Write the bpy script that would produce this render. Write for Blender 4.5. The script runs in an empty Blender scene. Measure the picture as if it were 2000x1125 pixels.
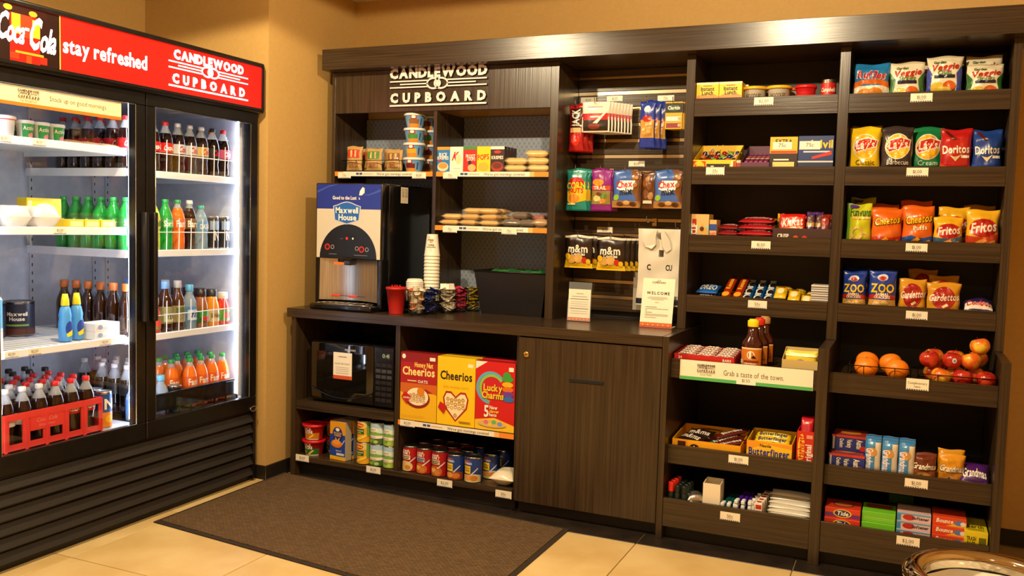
import bpy, bmesh, math, random
from mathutils import Vector, Matrix
from mathutils.geometry import tessellate_polygon
random.seed(7)
S = bpy.context.scene
COL = S.collection
PI = math.pi
# ------------------------------------------------------------------ camera
cam = bpy.data.cameras.new('camera'); cam.sensor_width = 36.0; cam.lens = 36.0 * 1752.95 / 2000
cam.clip_start = 0.05
co = bpy.data.objects.new('camera', cam); COL.objects.link(co); S.camera = co
_y, _p, _r = 0.4166, -0.0708, 0.0272
_f = Vector((-math.sin(_y) * math.cos(_p), math.cos(_y) * math.cos(_p), math.sin(_p)))
_a = Vector((math.cos(_y), math.sin(_y), 0)); _u = _a.cross(_f)
_R = _a * math.cos(_r) + _u * math.sin(_r); _U = -_a * math.sin(_r) + _u * math.cos(_r)
_m = Matrix((_R, _U, -_f)).transposed().to_4x4(); _m.translation = (2.9906, -3.8308, 1.3702)
co.matrix_world = _m
# ------------------------------------------------------------------ world, lights, exposure
W = bpy.data.worlds.new('World'); S.world = W; W.use_nodes = True
W.node_tree.nodes['Background'].inputs[0].default_value = (1.0, 0.8, 0.55, 1)
W.node_tree.nodes['Background'].inputs[1].default_value = 0.02
S.view_settings.view_transform = 'Standard'; S.view_settings.look = 'None'
S.view_settings.gamma = 1.0; S.view_settings.use_curve_mapping = False
S.view_settings.exposure = 0.0
WARM = (1.0, 0.80, 0.50)
def spot(x, y, power, size=162, blend=0.25, z=2.625, rad=0.035):
    l = bpy.data.lights.new('downlight_or_fill', 'SPOT'); l.energy = power; l.color = WARM
    l.spot_size = math.radians(size); l.spot_blend = blend; l.shadow_soft_size = rad
    o = bpy.data.objects.new('downlight_or_fill', l); COL.objects.link(o); o.location = (x, y, z)
    return o
LIGHTS = [(0.7, -1.45, 190, 164, .07), (2.3, -1.45, 225, 179, .02), (0.9, -3.6, 50, 150), (3.0, -3.5, 50, 150)]  # first two are ceiling downlights; last two are unseen spots added as fill
for q in LIGHTS: spot(*q)
# ------------------------------------------------------------------ materials
def lin(h):
    h = h.lstrip('#')
    c = [int(h[i:i + 2], 16) / 255 for i in (0, 2, 4)]
    return tuple((x / 12.92 if x <= .04045 else ((x + .055) / 1.055) ** 2.4) for x in c) + (1,)
MATS = {}
def M(c, rough=.45, metal=0, emit=0, coat=0, key=None):
    """plain procedural material; c is a hex colour"""
    k = key or (c, rough, metal, emit, coat)
    if k in MATS: return MATS[k]
    m = bpy.data.materials.new('paint_' + str(c).strip('#')); m.use_nodes = True
    n = m.node_tree.nodes; b = n['Principled BSDF']
    b.inputs['Base Color'].default_value = lin(c); b.inputs['Roughness'].default_value = rough
    b.inputs['Metallic'].default_value = metal; b.inputs['Coat Weight'].default_value = coat
    if emit:
        b.inputs['Emission Color'].default_value = lin(c); b.inputs['Emission Strength'].default_value = emit
    MATS[k] = m
    return m
def nodemat(name):
    m = bpy.data.materials.new(name); m.use_nodes = True
    nt = m.node_tree
    return m, nt, nt.nodes['Principled BSDF'], lambda t: nt.nodes.new(t), nt.links.new
def noisemat(name, c1, c2, scale, rough=.5, detail=6, bump=0, bscale=None, coat=0, metal=0, lo=.35, hi=.65, bdist=.002):
    m, nt, b, N, L = nodemat(name)
    tc = N('ShaderNodeTexCoord'); mp = N('ShaderNodeMapping'); L(tc.outputs['Object'], mp.inputs[0])
    mp.inputs['Scale'].default_value = scale if isinstance(scale, tuple) else (scale,) * 3
    nz = N('ShaderNodeTexNoise'); nz.inputs['Scale'].default_value = 1; nz.inputs['Detail'].default_value = detail
    L(mp.outputs[0], nz.inputs['Vector'])
    cr = N('ShaderNodeValToRGB'); cr.color_ramp.elements[0].position = lo; cr.color_ramp.elements[1].position = hi
    cr.color_ramp.elements[0].color = lin(c1); cr.color_ramp.elements[1].color = lin(c2)
    L(nz.outputs[0], cr.inputs[0]); L(cr.outputs[0], b.inputs['Base Color'])
    b.inputs['Roughness'].default_value = rough; b.inputs['Coat Weight'].default_value = coat; b.inputs['Metallic'].default_value = metal
    if bump:
        bp = N('ShaderNodeBump'); bp.inputs['Strength'].default_value = bump; bp.inputs['Distance'].default_value = bdist
        L(nz.outputs[0], bp.inputs['Height']); L(bp.outputs[0], b.inputs['Normal'])
    return m
WOODH = noisemat('dark_laminate_horizontal_grain', '#271c12', '#463624', (2.2, 60, 130), .27, 5, .25, lo=.3, hi=.75)
WOODV = noisemat('dark_laminate_vertical_grain', '#271c12', '#463624', (130, 60, 2.2), .3, 5, .25, lo=.3, hi=.75)
WOODD = noisemat('dark_laminate_depth_grain', '#271c12', '#463624', (130, 2.2, 130), .3, 5, .2, lo=.3, hi=.75)
WALLP = noisemat('tan_wall_paint', '#c49d5a', '#c8a15f', 60, .7, 4, .06, bdist=.001)
CEIL = noisemat('ceiling_paint', '#e6dcc6', '#efe6d2', 30, .8, 6)
TILE = noisemat('beige_floor_tile', '#c3a163', '#dfc48c', (3.2, 3.2, 3.2), .38, 8, .05, lo=.3, hi=.72)
DTILE = noisemat('dark_floor_tile', '#1c1613', '#2b221b', 9, .4, 6)
BLACKP = noisemat('black_cooler_enamel', '#0b0a0a', '#12100f', 30, .28, 4)
GROUT = M('#8d7a55', .9)
def matweave():
    m, nt, b, N, L = nodemat('brown_ribbed_mat')
    tc = N('ShaderNodeTexCoord'); mp = N('ShaderNodeMapping'); L(tc.outputs['Object'], mp.inputs[0])
    br = N('ShaderNodeTexBrick'); br.inputs['Scale'].default_value = 22
    br.inputs['Color1'].default_value = lin('#6f5433'); br.inputs['Color2'].default_value = lin('#5c4428'); br.inputs['Mortar'].default_value = lin('#3d2d1a')
    br.inputs['Mortar Size'].default_value = .03; br.inputs['Mortar Smooth'].default_value = .9
    L(mp.outputs[0], br.inputs['Vector']); L(br.outputs[0], b.inputs['Base Color'])
    nz = N('ShaderNodeTexNoise'); nz.inputs['Scale'].default_value = 400; L(mp.outputs[0], nz.inputs['Vector'])
    mx = N('ShaderNodeMath'); mx.operation = 'SUBTRACT'; L(nz.outputs[0], mx.inputs[0]); L(br.outputs['Fac'], mx.inputs[1])
    bp = N('ShaderNodeBump'); bp.inputs['Strength'].default_value = .9; bp.inputs['Distance'].default_value = .004
    L(mx.outputs[0], bp.inputs['Height']); L(bp.outputs[0], b.inputs['Normal']); b.inputs['Roughness'].default_value = .95
    return m
MATW = matweave()
def wallpaper():
    m, nt, b, N, L = nodemat('blue_grey_ring_wallpaper')
    tc = N('ShaderNodeTexCoord'); sp = N('ShaderNodeSeparateXYZ'); L(tc.outputs['Object'], sp.inputs[0])
    def mth(op, a, v=None, c=None):
        n = N('ShaderNodeMath'); n.operation = op
        L(a, n.inputs[0]) if hasattr(a, 'links') else None
        if v is not None:
            if hasattr(v, 'links'): L(v, n.inputs[1])
            else: n.inputs[1].default_value = v
        if c is not None: n.inputs[2].default_value = c
        return n.outputs[0]
    def ring(ox, oz):
        x = mth('MULTIPLY_ADD', sp.outputs[0], 36, ox); z = mth('MULTIPLY_ADD', sp.outputs[2], 26, oz)
        x = mth('SUBTRACT', mth('FRACT', x), .5); z = mth('SUBTRACT', mth('FRACT', z), .5)
        d = mth('SQRT', mth('ADD', mth('MULTIPLY', x, x), mth('MULTIPLY', z, z)))
        return mth('LESS_THAN', mth('ABSOLUTE', mth('SUBTRACT', d, .4)), .055)
    f = mth('MAXIMUM', ring(0, 0), ring(.5, .5))
    mx = N('ShaderNodeMix'); mx.data_type = 'RGBA'; L(f, mx.inputs[0])
    mx.inputs[6].default_value = lin('#76808f'); mx.inputs[7].default_value = lin('#8d97a6')
    L(mx.outputs[2], b.inputs['Base Color']); b.inputs['Roughness'].default_value = .6
    return m
RINGP = wallpaper()
def clearmat(name, tint, fac, rough=.05):
    m, nt, b, N, L = nodemat(name)
    b.inputs['Base Color'].default_value = lin(tint); b.inputs['Roughness'].default_value = rough
    tr = N('ShaderNodeBsdfTransparent'); mx = N('ShaderNodeMixShader'); mx.inputs[0].default_value = fac
    L(tr.outputs[0], mx.inputs[1]); L(b.outputs[0], mx.inputs[2]); L(mx.outputs[0], nt.nodes['Material Output'].inputs[0])
    return m
def glassmat():
    m, nt, b, N, L = nodemat('door_glass')
    tr = N('ShaderNodeBsdfTransparent'); gl = N('ShaderNodeBsdfGlossy'); gl.inputs['Roughness'].default_value = .01
    lw = N('ShaderNodeLayerWeight'); pw = N('ShaderNodeMath'); pw.operation = 'POWER'; pw.inputs[1].default_value = 5; L(lw.outputs['Facing'], pw.inputs[0])
    fr = N('ShaderNodeMath'); fr.operation = 'MULTIPLY_ADD'; fr.inputs[1].default_value = .9; fr.inputs[2].default_value = .035; L(pw.outputs[0], fr.inputs[0])
    mx = N('ShaderNodeMixShader'); L(fr.outputs[0], mx.inputs[0]); L(tr.outputs[0], mx.inputs[1]); L(gl.outputs[0], mx.inputs[2])
    L(mx.outputs[0], nt.nodes['Material Output'].inputs[0])
    return m
GLASS = glassmat()
THIN = clearmat('thin_acrylic', '#e8f0f4', .1)
CLEAR = clearmat('clear_plastic', '#e8f0f4', .3)
CLEARB = clearmat('clear_bluish_plastic', '#a8cbe6', .5)
BAGW = clearmat('white_translucent_film', '#e9e2d2', .8, .3)
CHROME = M('#d8d4cc', .12, 1)
STEEL = noisemat('brushed_steel', '#b4b2ac', '#dcdad4', (300, 300, 3), .32, 3, metal=1)
# ------------------------------------------------------------------ mesh builder
class MB:
    def __init__(s): s.v = []; s.f = []; s.fm = []; s.sm = []; s.mats = []
    def mi(s, m):
        if m not in s.mats: s.mats.append(m)
        return s.mats.index(m)
    def add(s, vs, fs, m, smooth=False, mtx=None):
        o = len(s.v); s.v += [tuple(mtx @ Vector(p)) if mtx else tuple(p) for p in vs]
        i = s.mi(m)
        for q in fs: s.f.append(tuple(o + k for k in q)); s.fm.append(i); s.sm.append(smooth)
        return s
    def box(s, x0, y0, z0, x1, y1, z1, m, mtx=None, taper=0):
        t = taper
        vs = [(x0, y0, z0), (x1, y0, z0), (x1, y1, z0), (x0, y1, z0), (x0 - t, y0 - t, z1), (x1 + t, y0 - t, z1), (x1 + t, y1 + t, z1), (x0 - t, y1 + t, z1)]
        return s.add(vs, [(0, 3, 2, 1), (4, 5, 6, 7), (0, 1, 5, 4), (1, 2, 6, 5), (2, 3, 7, 6), (3, 0, 4, 7)], m, False, mtx)
    def rbox(s, x0, y0, z0, x1, y1, z1, m, b=.002, seg=1, mtx=None):
        bm = bmesh.new(); bmesh.ops.create_cube(bm, size=1)
        bmesh.ops.transform(bm, matrix=Matrix.Translation(((x0 + x1) / 2, (y0 + y1) / 2, (z0 + z1) / 2)) @ Matrix.Diagonal((x1 - x0, y1 - y0, z1 - z0, 1)), verts=bm.verts)
        b = min(b, .45 * min(x1 - x0, y1 - y0, z1 - z0))
        bmesh.ops.bevel(bm, geom=bm.edges[:], offset=b, segments=seg, profile=.5, affect='EDGES')
        bm.verts.index_update()
        s.add([v.co[:] for v in bm.verts], [[v.index for v in f.verts] for f in bm.faces], m, seg > 1, mtx); bm.free()
        return s
    def lathe(s, prof, m, n=18, smooth=True, mtx=None, cap=True):
        """prof: list of (r, z) or (r, z, material of the ring above)"""
        o = len(s.v); vs = []
        for q in prof:
            for k in range(n):
                a = 2 * PI * k / n; vs.append((q[0] * math.cos(a), q[0] * math.sin(a), q[1]))
        s.v += [tuple(mtx @ Vector(p)) if mtx else p for p in vs]
        for i in range(len(prof) - 1):
            mm = s.mi(prof[i][2] if len(prof[i]) > 2 else m)
            for k in range(n):
                k2 = (k + 1) % n
                s.f.append((o + i * n + k, o + i * n + k2, o + (i + 1) * n + k2, o + (i + 1) * n + k)); s.fm.append(mm); s.sm.append(smooth)
        if cap:
            s.f.append(tuple(o + k for k in range(n - 1, -1, -1))); s.fm.append(s.mi(prof[0][2] if len(prof[0]) > 2 else m)); s.sm.append(False)
            e = o + (len(prof) - 1) * n; s.f.append(tuple(e + k for k in range(n))); s.fm.append(s.mi(m)); s.sm.append(False)
        return s
    def tube(s, pts, r, m, n=6, closed=False):
        pts = [Vector(p) for p in pts]; o = len(s.v); N_ = len(pts)
        for i, p in enumerate(pts):
            a = pts[i - 1] if (i > 0 or closed) else p; b = pts[(i + 1) % N_] if (i < N_ - 1 or closed) else p
            d = (b - a).normalized(); up = Vector((0, 0, 1)) if abs(d.z) < .9 else Vector((1, 0, 0))
            e1 = d.cross(up).normalized(); e2 = d.cross(e1)
            for k in range(n):
                t = 2 * PI * k / n; s.v.append(tuple(p + (e1 * math.cos(t) + e2 * math.sin(t)) * r))
        mi = s.mi(m)
        for i in range(N_ if closed else N_ - 1):
            j = (i + 1) % N_
            for k in range(n):
                k2 = (k + 1) % n; s.f.append((o + i * n + k, o + i * n + k2, o + j * n + k2, o + j * n + k)); s.fm.append(mi); s.sm.append(True)
        if not closed:
            s.f.append(tuple(o + k for k in range(n))); s.fm.append(mi); s.sm.append(False)
            s.f.append(tuple(o + (N_ - 1) * n + k for k in range(n - 1, -1, -1))); s.fm.append(mi); s.sm.append(False)
        return s
    def mesh(s, name):
        me = bpy.data.meshes.new(name); me.from_pydata(s.v, [], s.f)
        for m in s.mats: me.materials.append(m)
        me.polygons.foreach_set('material_index', s.fm); me.polygons.foreach_set('use_smooth', s.sm)
        me.update(); return me
    def obj(s, name, parent=None, loc=None): return link(name, s.mesh(name), parent, loc)
def link(name, me, parent=None, loc=None):
    o = bpy.data.objects.new(name, me); COL.objects.link(o)
    if parent: o.parent = parent
    if loc: o.location = loc
    return o
def tag(o, label, cat=None, group=None, kind=None):
    if label: o['label'] = label
    if cat: o['category'] = cat
    if group: o['group'] = group
    if kind: o['kind'] = kind
    return o
def thing(name, label, cat, loc=(0, 0, 0), rz=0, group=None):
    o = bpy.data.objects.new(name, None); COL.objects.link(o); o.location = loc; o.rotation_euler = (0, 0, rz)
    o.empty_display_size = .05
    return tag(o, label, cat, group)
def struct(name, mb, label=None, cat=None):
    o = mb.obj(name); o['kind'] = 'structure'
    if label: o['label'] = label
    return o
# ------------------------------------------------------------------ lettering: one mesh per glyph, made in one go
GLY = {}
def make_glyphs():
    chars = "ABCDEFGHIJKLMNOPQRSTUVWXYZabcdefghijklmnopqrstuvwxyz0123456789$.'-&!:%,"
    obs = []
    for b in (0, 1, 2):
        for ch in chars:
            c = bpy.data.curves.new('g', 'FONT'); c.body = ch; c.size = 1.0; c.resolution_u = 2; c.fill_mode = 'FRONT'
            c.offset = (0, .028, .062)[b]
            o = bpy.data.objects.new('g', c); COL.objects.link(o); obs.append((b, ch, o, c))
    dg = bpy.context.evaluated_depsgraph_get(); dg.update()
    for b, ch, o, c in obs:
        me = o.evaluated_get(dg).to_mesh()
        vs = [(v.co.x, v.co.y) for v in me.vertices]; fs = []
        me.calc_loop_triangles()
        for t in me.loop_triangles: fs.append(tuple(t.vertices))
        x0 = min(v[0] for v in vs); x1 = max(v[0] for v in vs)
        GLY[b, ch] = ([(x - x0, y) for x, y in vs], fs, x1 - x0)
        o.evaluated_get(dg).to_mesh_clear()
    for b, ch, o, c in obs: bpy.data.objects.remove(o); bpy.data.curves.remove(c)
make_glyphs()
_cap = max(v[1] for v in GLY[0, 'H'][0])
def text2d(s, bold=1, sp=.07, squash=1):
    """laid-out glyphs, cap height 1: list of (verts, tris), total width"""
    x = 0; out = []
    for ch in s:
        if ch == ' ': x += .42; continue
        g = GLY.get((bold, ch))
        if not g: x += .3; continue
        out.append(([(x + a / _cap, b / _cap) for a, b in g[0]], g[1], ch)); x += g[2] / _cap + sp * (1.6 if not bold else 1)
    return out, max(x - sp, .01)
# ------------------------------------------------------------------ printing on faces.  u, v run 0..1 over the face
def R(u0, v0, u1, v1, c): return ('p', [(u0, v0), (u1, v0), (u1, v1), (u0, v1)], c)
def P(pts, c): return ('p', pts, c)
def E(cx, cy, rx, ry, c, n=22): return ('p', [(cx + rx * math.cos(2 * PI * k / n), cy + ry * math.sin(2 * PI * k / n)) for k in range(n)], c)
def RG(cx, cy, rx, ry, t, c, n=26, a0=0, a1=2 * PI): return ('g', (cx, cy, rx, ry, t, n, a0, a1), c)
def T(s, cx, cy, h, c, w=.9, b=1, sh=0, ro=0, sp=.07): return ('t', (s, cx, cy, h, w, b, sh, ro, sp), c)
def shapes(prints, Wd, Ht):
    """-> list of (verts in metres, faces, material colour)"""
    out = []
    for k, d, c in prints:
        if k == 'p':
            vs = [(min(max(u, .002), .998) * Wd, min(max(v, .003), .997) * Ht) for u, v in d]
            if len(vs) == 4: fs = [(0, 1, 2, 3)]
            else: fs = [tuple(t) for t in tessellate_polygon([[Vector((x, y, 0)) for x, y in vs]])]
            # keep the winding facing outwards
            g = []
            for f in fs:
                a, b, e = vs[f[0]], vs[f[1]], vs[f[2]]
                g.append(f if (b[0] - a[0]) * (e[1] - a[1]) - (b[1] - a[1]) * (e[0] - a[0]) > 0 else tuple(reversed(f)))
            out.append((vs, g, c))
        elif k == 'g':
            cx, cy, rx, ry, t, n, a0, a1 = d; vs = []; fs = []
            for i in range(n + 1):
                a = a0 + (a1 - a0) * i / n
                ex, ey = math.cos(a), math.sin(a)
                vs += [((cx) * Wd + (rx * Wd) * ex, cy * Ht + (ry * Ht) * ey), (cx * Wd + (rx * Wd - t * Wd) * ex, cy * Ht + (ry * Ht - t * Wd) * ey)]
                if i < n: fs.append((2 * i, 2 * i + 2, 2 * i + 3, 2 * i + 1))
            out.append((vs, fs, c))
        else:
            s, cx, cy, h, w, b, sh, ro, sp = d
            gl, tw = text2d(s, b, sp); sc = h * Ht; sx = min(sc, w * Wd / tw)
            vs = []; fs = []
            for gv, gf, ch in gl:
                o = len(vs); vs += [((x - tw / 2) * sx + sh * y * sc, (y - .5) * sc) for x, y in gv]; fs += [tuple(o + i for i in f) for f in gf]
            cr, sr = math.cos(ro), math.sin(ro)
            vs = [(cx * Wd + x * cr - y * sr, cy * Ht + x * sr + y * cr) for x, y in vs]
            out.append((vs, fs, c))
    return out
def cm(c): return c if isinstance(c, bpy.types.Material) else M(c, .4)
def refine(vs, fs, L):
    bm = bmesh.new(); bv = [bm.verts.new((x, y, 0)) for x, y in vs]
    for f in fs:
        try: bm.faces.new([bv[i] for i in f])
        except ValueError: pass
    for _ in range(6):
        le = [e for e in bm.edges if e.calc_length() > L]
        if not le: break
        bmesh.ops.subdivide_edges(bm, edges=le, cuts=1, use_grid_fill=True)
        ng = [f for f in bm.faces if len(f.verts) > 4]
        if ng: bmesh.ops.triangulate(bm, faces=ng)
    bm.verts.index_update()
    r = [(v.co.x, v.co.y) for v in bm.verts], [tuple(v.index for v in f.verts) for f in bm.faces]
    bm.free(); return r
def printmesh(prints, Wd, Ht, fmap, fine=0, off=.0004, step=.00022, name='printed_label', conv=cm, mb=None):
    mb = mb or MB()
    for i, (vs, fs, c) in enumerate(shapes(prints, Wd, Ht)):
        if fine: vs, fs = refine(vs, fs, fine)
        mb.add([fmap(x, y, off + i * step) for x, y in vs], fs, conv(c))
    return mb.mesh(name)
def fface(Wd, D, z0=0, x0=None):              # the front (-y) face of a box standing on its origin
    x0 = -Wd / 2 if x0 is None else x0
    return lambda x, y, o: (x + x0, -D / 2 - o, y + z0)
def tface(Wd, D, H): return lambda x, y, o: (x - Wd / 2, y - D / 2, H + o)
def sface(Wd, D, s=1): return lambda x, y, o: (s * (Wd / 2 + o), s * (x - D / 2), y)
def cface(Rf, arc):                           # wrapped round a lathe; Rf(z) is the radius
    return lambda x, y, o: ((Rf(y) + o) * math.sin(x), -(Rf(y) + o) * math.cos(x), y)
# ------------------------------------------------------------------ prototypes and copies
def spawn(pr, label, cat, loc, rz=0, group=None, rx=0, ry=0, sc=None, name=None, seat=False):
    """pr = (name, body mesh, [(part name, mesh, [(sub-part name, mesh)])])"""
    o = link(name or pr[0], pr[1]); o.rotation_euler = (rx, ry, rz)
    if (rx or ry) and seat:                    # let a tilted pack rest on its lowest point
        rm = o.rotation_euler.to_matrix(); loc = (loc[0], loc[1], loc[2] - min((rm @ v.co).z for v in pr[1].vertices))
    o.location = loc
    if sc: o.scale = sc
    for q in pr[2]:
        c = link(q[0], q[1], o)
        for g in (q[2] if len(q) > 2 else []): link(g[0], g[1], c)
    return tag(o, label, cat, group)
CACHE = {}
def memo(f):
    def g(*a, **k):
        key = (f.__name__, repr(a), repr(sorted(k.items())))
        if key not in CACHE: CACHE[key] = f(*a, **k)
        return CACHE[key]
    return g
@memo
def boxp(name, Wd, D, H, col, prints=(), top=(), side=(), sides=None, rough=.4, pname='printed_front'):
    m = M(col, rough); mb = MB(); mb.rbox(-Wd / 2, -D / 2, 0, Wd / 2, D / 2, H, m if not sides else M(sides, rough), .0012)
    if sides: mb.box(-Wd / 2 + .001, -D / 2 - .0002, .001, Wd / 2 - .001, -D / 2 + .002, H - .001, m)
    parts = []
    if prints: parts.append((pname, printmesh(prints, Wd, H, fface(Wd, D))))
    if top: parts.append(('printed_top', printmesh(top, Wd, D, tface(Wd, D, H))))
    if side: parts.append(('printed_side', printmesh(side, D, H, sface(Wd, D))))
    return (name, mb.mesh(name), parts)
def pillow(Wd, H, T_, seed=0, n=1.0):
    rnd = random.Random(seed); ph = [rnd.uniform(0, 6.28) for _ in range(8)]
    def th(u, v):
        a = max(0, math.sin(PI * min(max(u, 0), 1))) ** (.55 if n < 1.4 else .3)
        b = min(1, max(0, (v - .045) / .16), max(0, (.95 - v) / .2)) if n < 1.4 else min(1, max(0, (v - .02) / .1), max(0, (.98 - v) / .1)); b = math.sin(b * PI / 2)
        w = (math.sin(9 * u + ph[0] + 5 * v) * .035 + math.sin(16 * v + ph[1] - 6 * u) * .03 + math.sin(27 * u + 11 * v + ph[2]) * .018) * n
        return T_ / 2 * a * b * (1 + w * 3.2) + .0012
    def xy(u, v):
        pin = 1 - .055 * math.sin(PI * min(max(v, 0), 1)) * n
        wob = .012 * math.sin(12 * v + ph[3]) * n
        return ((u - .5) * pin + wob * (1 if u > .5 else -1) * abs(u - .5) * 2) * Wd, v * H + H * .02 * n * math.sin(7 * u + ph[4]) * max(0, (v - .8) * 5)
    return th, xy
@memo
def bagp(name, Wd, H, T_, col, prints=(), seed=0, seal=None, rough=.28, n=1.0, pname='printed_front'):
    th, xy = pillow(Wd, H, T_, seed, n); NX, NY = 14, 18; m = M(col, rough, 0, 0, .3); ms = M(seal or col, rough, 0, 0, .3)
    mb = MB(); vs = []; idx = {}
    for s in (-1, 1):
        for j in range(NY + 1):
            for i in range(NX + 1):
                u, v = i / NX, j / NY; x, z = xy(u, v)
                rip = .0012 * math.sin(i * PI) if j in (0, NY) else 0
                idx[s, i, j] = len(vs); vs.append((x, s * th(u, v) + rip, z))
    fs = []; fseal = []
    for s in (-1, 1):
        for j in range(NY):
            for i in range(NX):
                q = (idx[s, i, j], idx[s, i + 1, j], idx[s, i + 1, j + 1], idx[s, i, j + 1])
                (fseal if j in (0, NY - 1) else fs).append(q if s < 0 else q[::-1])
    for j in range(NY):
        fs.append((idx[1, 0, j], idx[-1, 0, j], idx[-1, 0, j + 1], idx[1, 0, j + 1])); fs.append((idx[-1, NX, j], idx[1, NX, j], idx[1, NX, j + 1], idx[-1, NX, j + 1]))
    for i in range(NX):
        fs.append((idx[-1, i, NY], idx[-1, i + 1, NY], idx[1, i + 1, NY], idx[1, i, NY])); fs.append((idx[1, i, 0], idx[1, i + 1, 0], idx[-1, i + 1, 0], idx[-1, i, 0]))
    mb.add(vs, fs, m, True); o = len(mb.v) - len(vs); i = mb.mi(ms)
    for q in fseal: mb.f.append(tuple(o + k for k in q)); mb.fm.append(i); mb.sm.append(True)
    parts = []
    if prints:
        def fm(x, y, of):
            u, v = x / Wd, y / H; a, z = xy(u, v); return (a, -th(u, v) - of * 2, z)
        parts.append((pname, printmesh(prints, Wd, H, fm, fine=max(.008, H / 16), off=.0007, step=.0003, conv=lambda c: c if isinstance(c, bpy.types.Material) else M(c, rough, 0, 0, .3))))
    return (name, mb.mesh(name), parts)
@memo
def canp(name, r, H, col, prints=(), lid='#b9b6ae', n=24, arc=2.6, lab=(.05, .93)):
    m = M(lid, .25, 1); z0, z1 = lab[0] * H, lab[1] * H
    mb = MB(); mb.lathe([(r * .9, 0), (r, .004), (r * .985, .008), (r * .985, H - .006), (r, H - .003), (r, H), (r * .93, H), (r * .91, H - .004), (r * .6, H - .004), (r * .58, H - .003), (.001, H - .003)], m, n)
    lb = MB(); lb.lathe([(r * 1.002, z0), (r * 1.002, z1)], M(col, .4), n, cap=False)
    parts = [('paper_label', lb.mesh('paper_label'))]
    if prints:
        parts = [('paper_label', parts[0][1], [('printed_label', printmesh(prints, arc * r, z1 - z0, lambda x, y, o: ((r * 1.006 + o) * math.sin(x / r - arc / 2), -(r * 1.006 + o) * math.cos(x / r - arc / 2), y + z0), fine=.01))])]
    return (name, mb.mesh(name), parts)
@memo
def cupp(name, r0, r1, H, col, prints=(), lid=None, lidr=None, rim=None, n=24, arc=2.4):
    """tapered tub or cup: radius r0 at the foot, r1 at the rim"""
    mb = MB(); mb.lathe([(r0, 0), (r0 * 1.01, .002), (r1, H - .004), (r1 + .003, H - .003), (r1 + .003, H), (r1 - .002, H)], M(col, .45), n)
    parts = []
    if prints:
        f = lambda z: r0 + (r1 - r0) * z / H
        parts.append(('printed_label', printmesh(prints, arc * r1, H, lambda x, y, o: ((f(y) + .0006 + o) * math.sin(x / r1 - arc / 2), -(f(y) + .0006 + o) * math.cos(x / r1 - arc / 2), y), fine=.01)))
    if lid:
        R_ = lidr or r1 + .005; l = MB(); l.lathe([(R_, H - .008), (R_ + .001, H - .004), (R_, H + .004), (R_ * .93, H + .006), (R_ * .9, H + .003), (.001, H + .003)], M(lid, .35), n)
        parts.append(('lid', l.mesh('lid')))
    return (name, mb.mesh(name), parts)
# ================================================================== the room
XS, YS, YB, ZC = -0.042, -0.111, 0.675, 2.638
fl = struct('floor', MB().box(-1.0, -5.3, -.06, 4.5, .8, -.006, GROUT))
xs_ = [-.95] + [round(.655 * k, 3) for k in range(0, 7)]; ys_ = [-5.25 + .0, -4.415, -3.8, -3.185, -2.57, -1.955, -1.34, -.725, -.11]
tcache = {}
for i in range(len(xs_) - 1):
    for j in range(len(ys_) - 1):
        w, d = xs_[i + 1] - xs_[i], ys_[j + 1] - ys_[j]; k = (round(w, 3), round(d, 3))
        if k not in tcache: tcache[k] = MB().rbox(-w / 2 + .002, -d / 2 + .002, -.012, w / 2 - .002, d / 2 - .002, 0, TILE, .0015).mesh('tile')
        link('tile', tcache[k], fl, ((xs_[i] + xs_[i + 1]) / 2, (ys_[j] + ys_[j + 1]) / 2, 0))
dme = MB().rbox(-.325, -.084, -.012, .325, .084, 0, DTILE, .0015).mesh('border_tile')
for i in range(0, 6): link('border_tile', dme, fl, (.655 * i + .3275, -.0235, 0))
struct('ceiling', MB().box(-1.0, -5.3, ZC, 4.5, .8, ZC + .08, CEIL))
struct('wall_back', MB().box(-1.0, YB, -.01, 4.5, YB + .1, ZC, WALLP))
struct('wall_left', MB().box(-.88, YS, -.01, XS, YB, ZC, WALLP))
struct('wall_alcove', MB().box(-1.0, -5.3, -.01, -.88, YB, ZC, WALLP))
struct('wall_right', MB().box(4.4, -5.3, -.01, 4.5, YB, ZC, WALLP))
struct('wall_front', MB().box(-.88, -5.3, -.01, 4.4, -5.2, ZC, WALLP))
BB = M('#1d1713', .5)
struct('baseboard_left', MB().box(XS, YS - .012, 0, XS + .012, YB, .072, BB).box(-.3, YS - .012, 0, XS, YS, .072, BB))
struct('trim_1', MB().box(XS + .0115, YS - .0135, 0, XS + .0135, YS - .0115, .074, M('#cfc9bd', .3, 1)))
struct('baseboard_back', MB().box(3.4, YB - .012, 0, 4.4, YB, .072, BB))
# floor mat
mm = thing('floor_mat', 'brown ribbed entrance mat lying on beige floor tiles before the cupboard', 'mat')
def quadslab(c, z0, z1, m):
    b = MB(); n = len(c); b.add([(x, y, z0) for x, y in c] + [(x, y, z1) for x, y in c], [tuple(range(n - 1, -1, -1)), tuple(range(n, 2 * n))] + [(i, (i + 1) % n, n + (i + 1) % n, n + i) for i in range(n)], m)
    return b
def inset(c, d):
    cx = sum(p[0] for p in c) / 4; cy = sum(p[1] for p in c) / 4
    return [(x + (d if x < cx else -d), y + (d if y < cy else -d)) for x, y in c]
mc = [(-.03, -.885), (1.65, -1.06), (1.65, -.085), (-.03, .03)]
quadslab(mc, .0005, .005, M('#2a1e14', .9)).obj('rubber_border', mm)
quadslab(inset(mc, .022), .005, .009, MATW).obj('ribbed_pile', mm)
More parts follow.
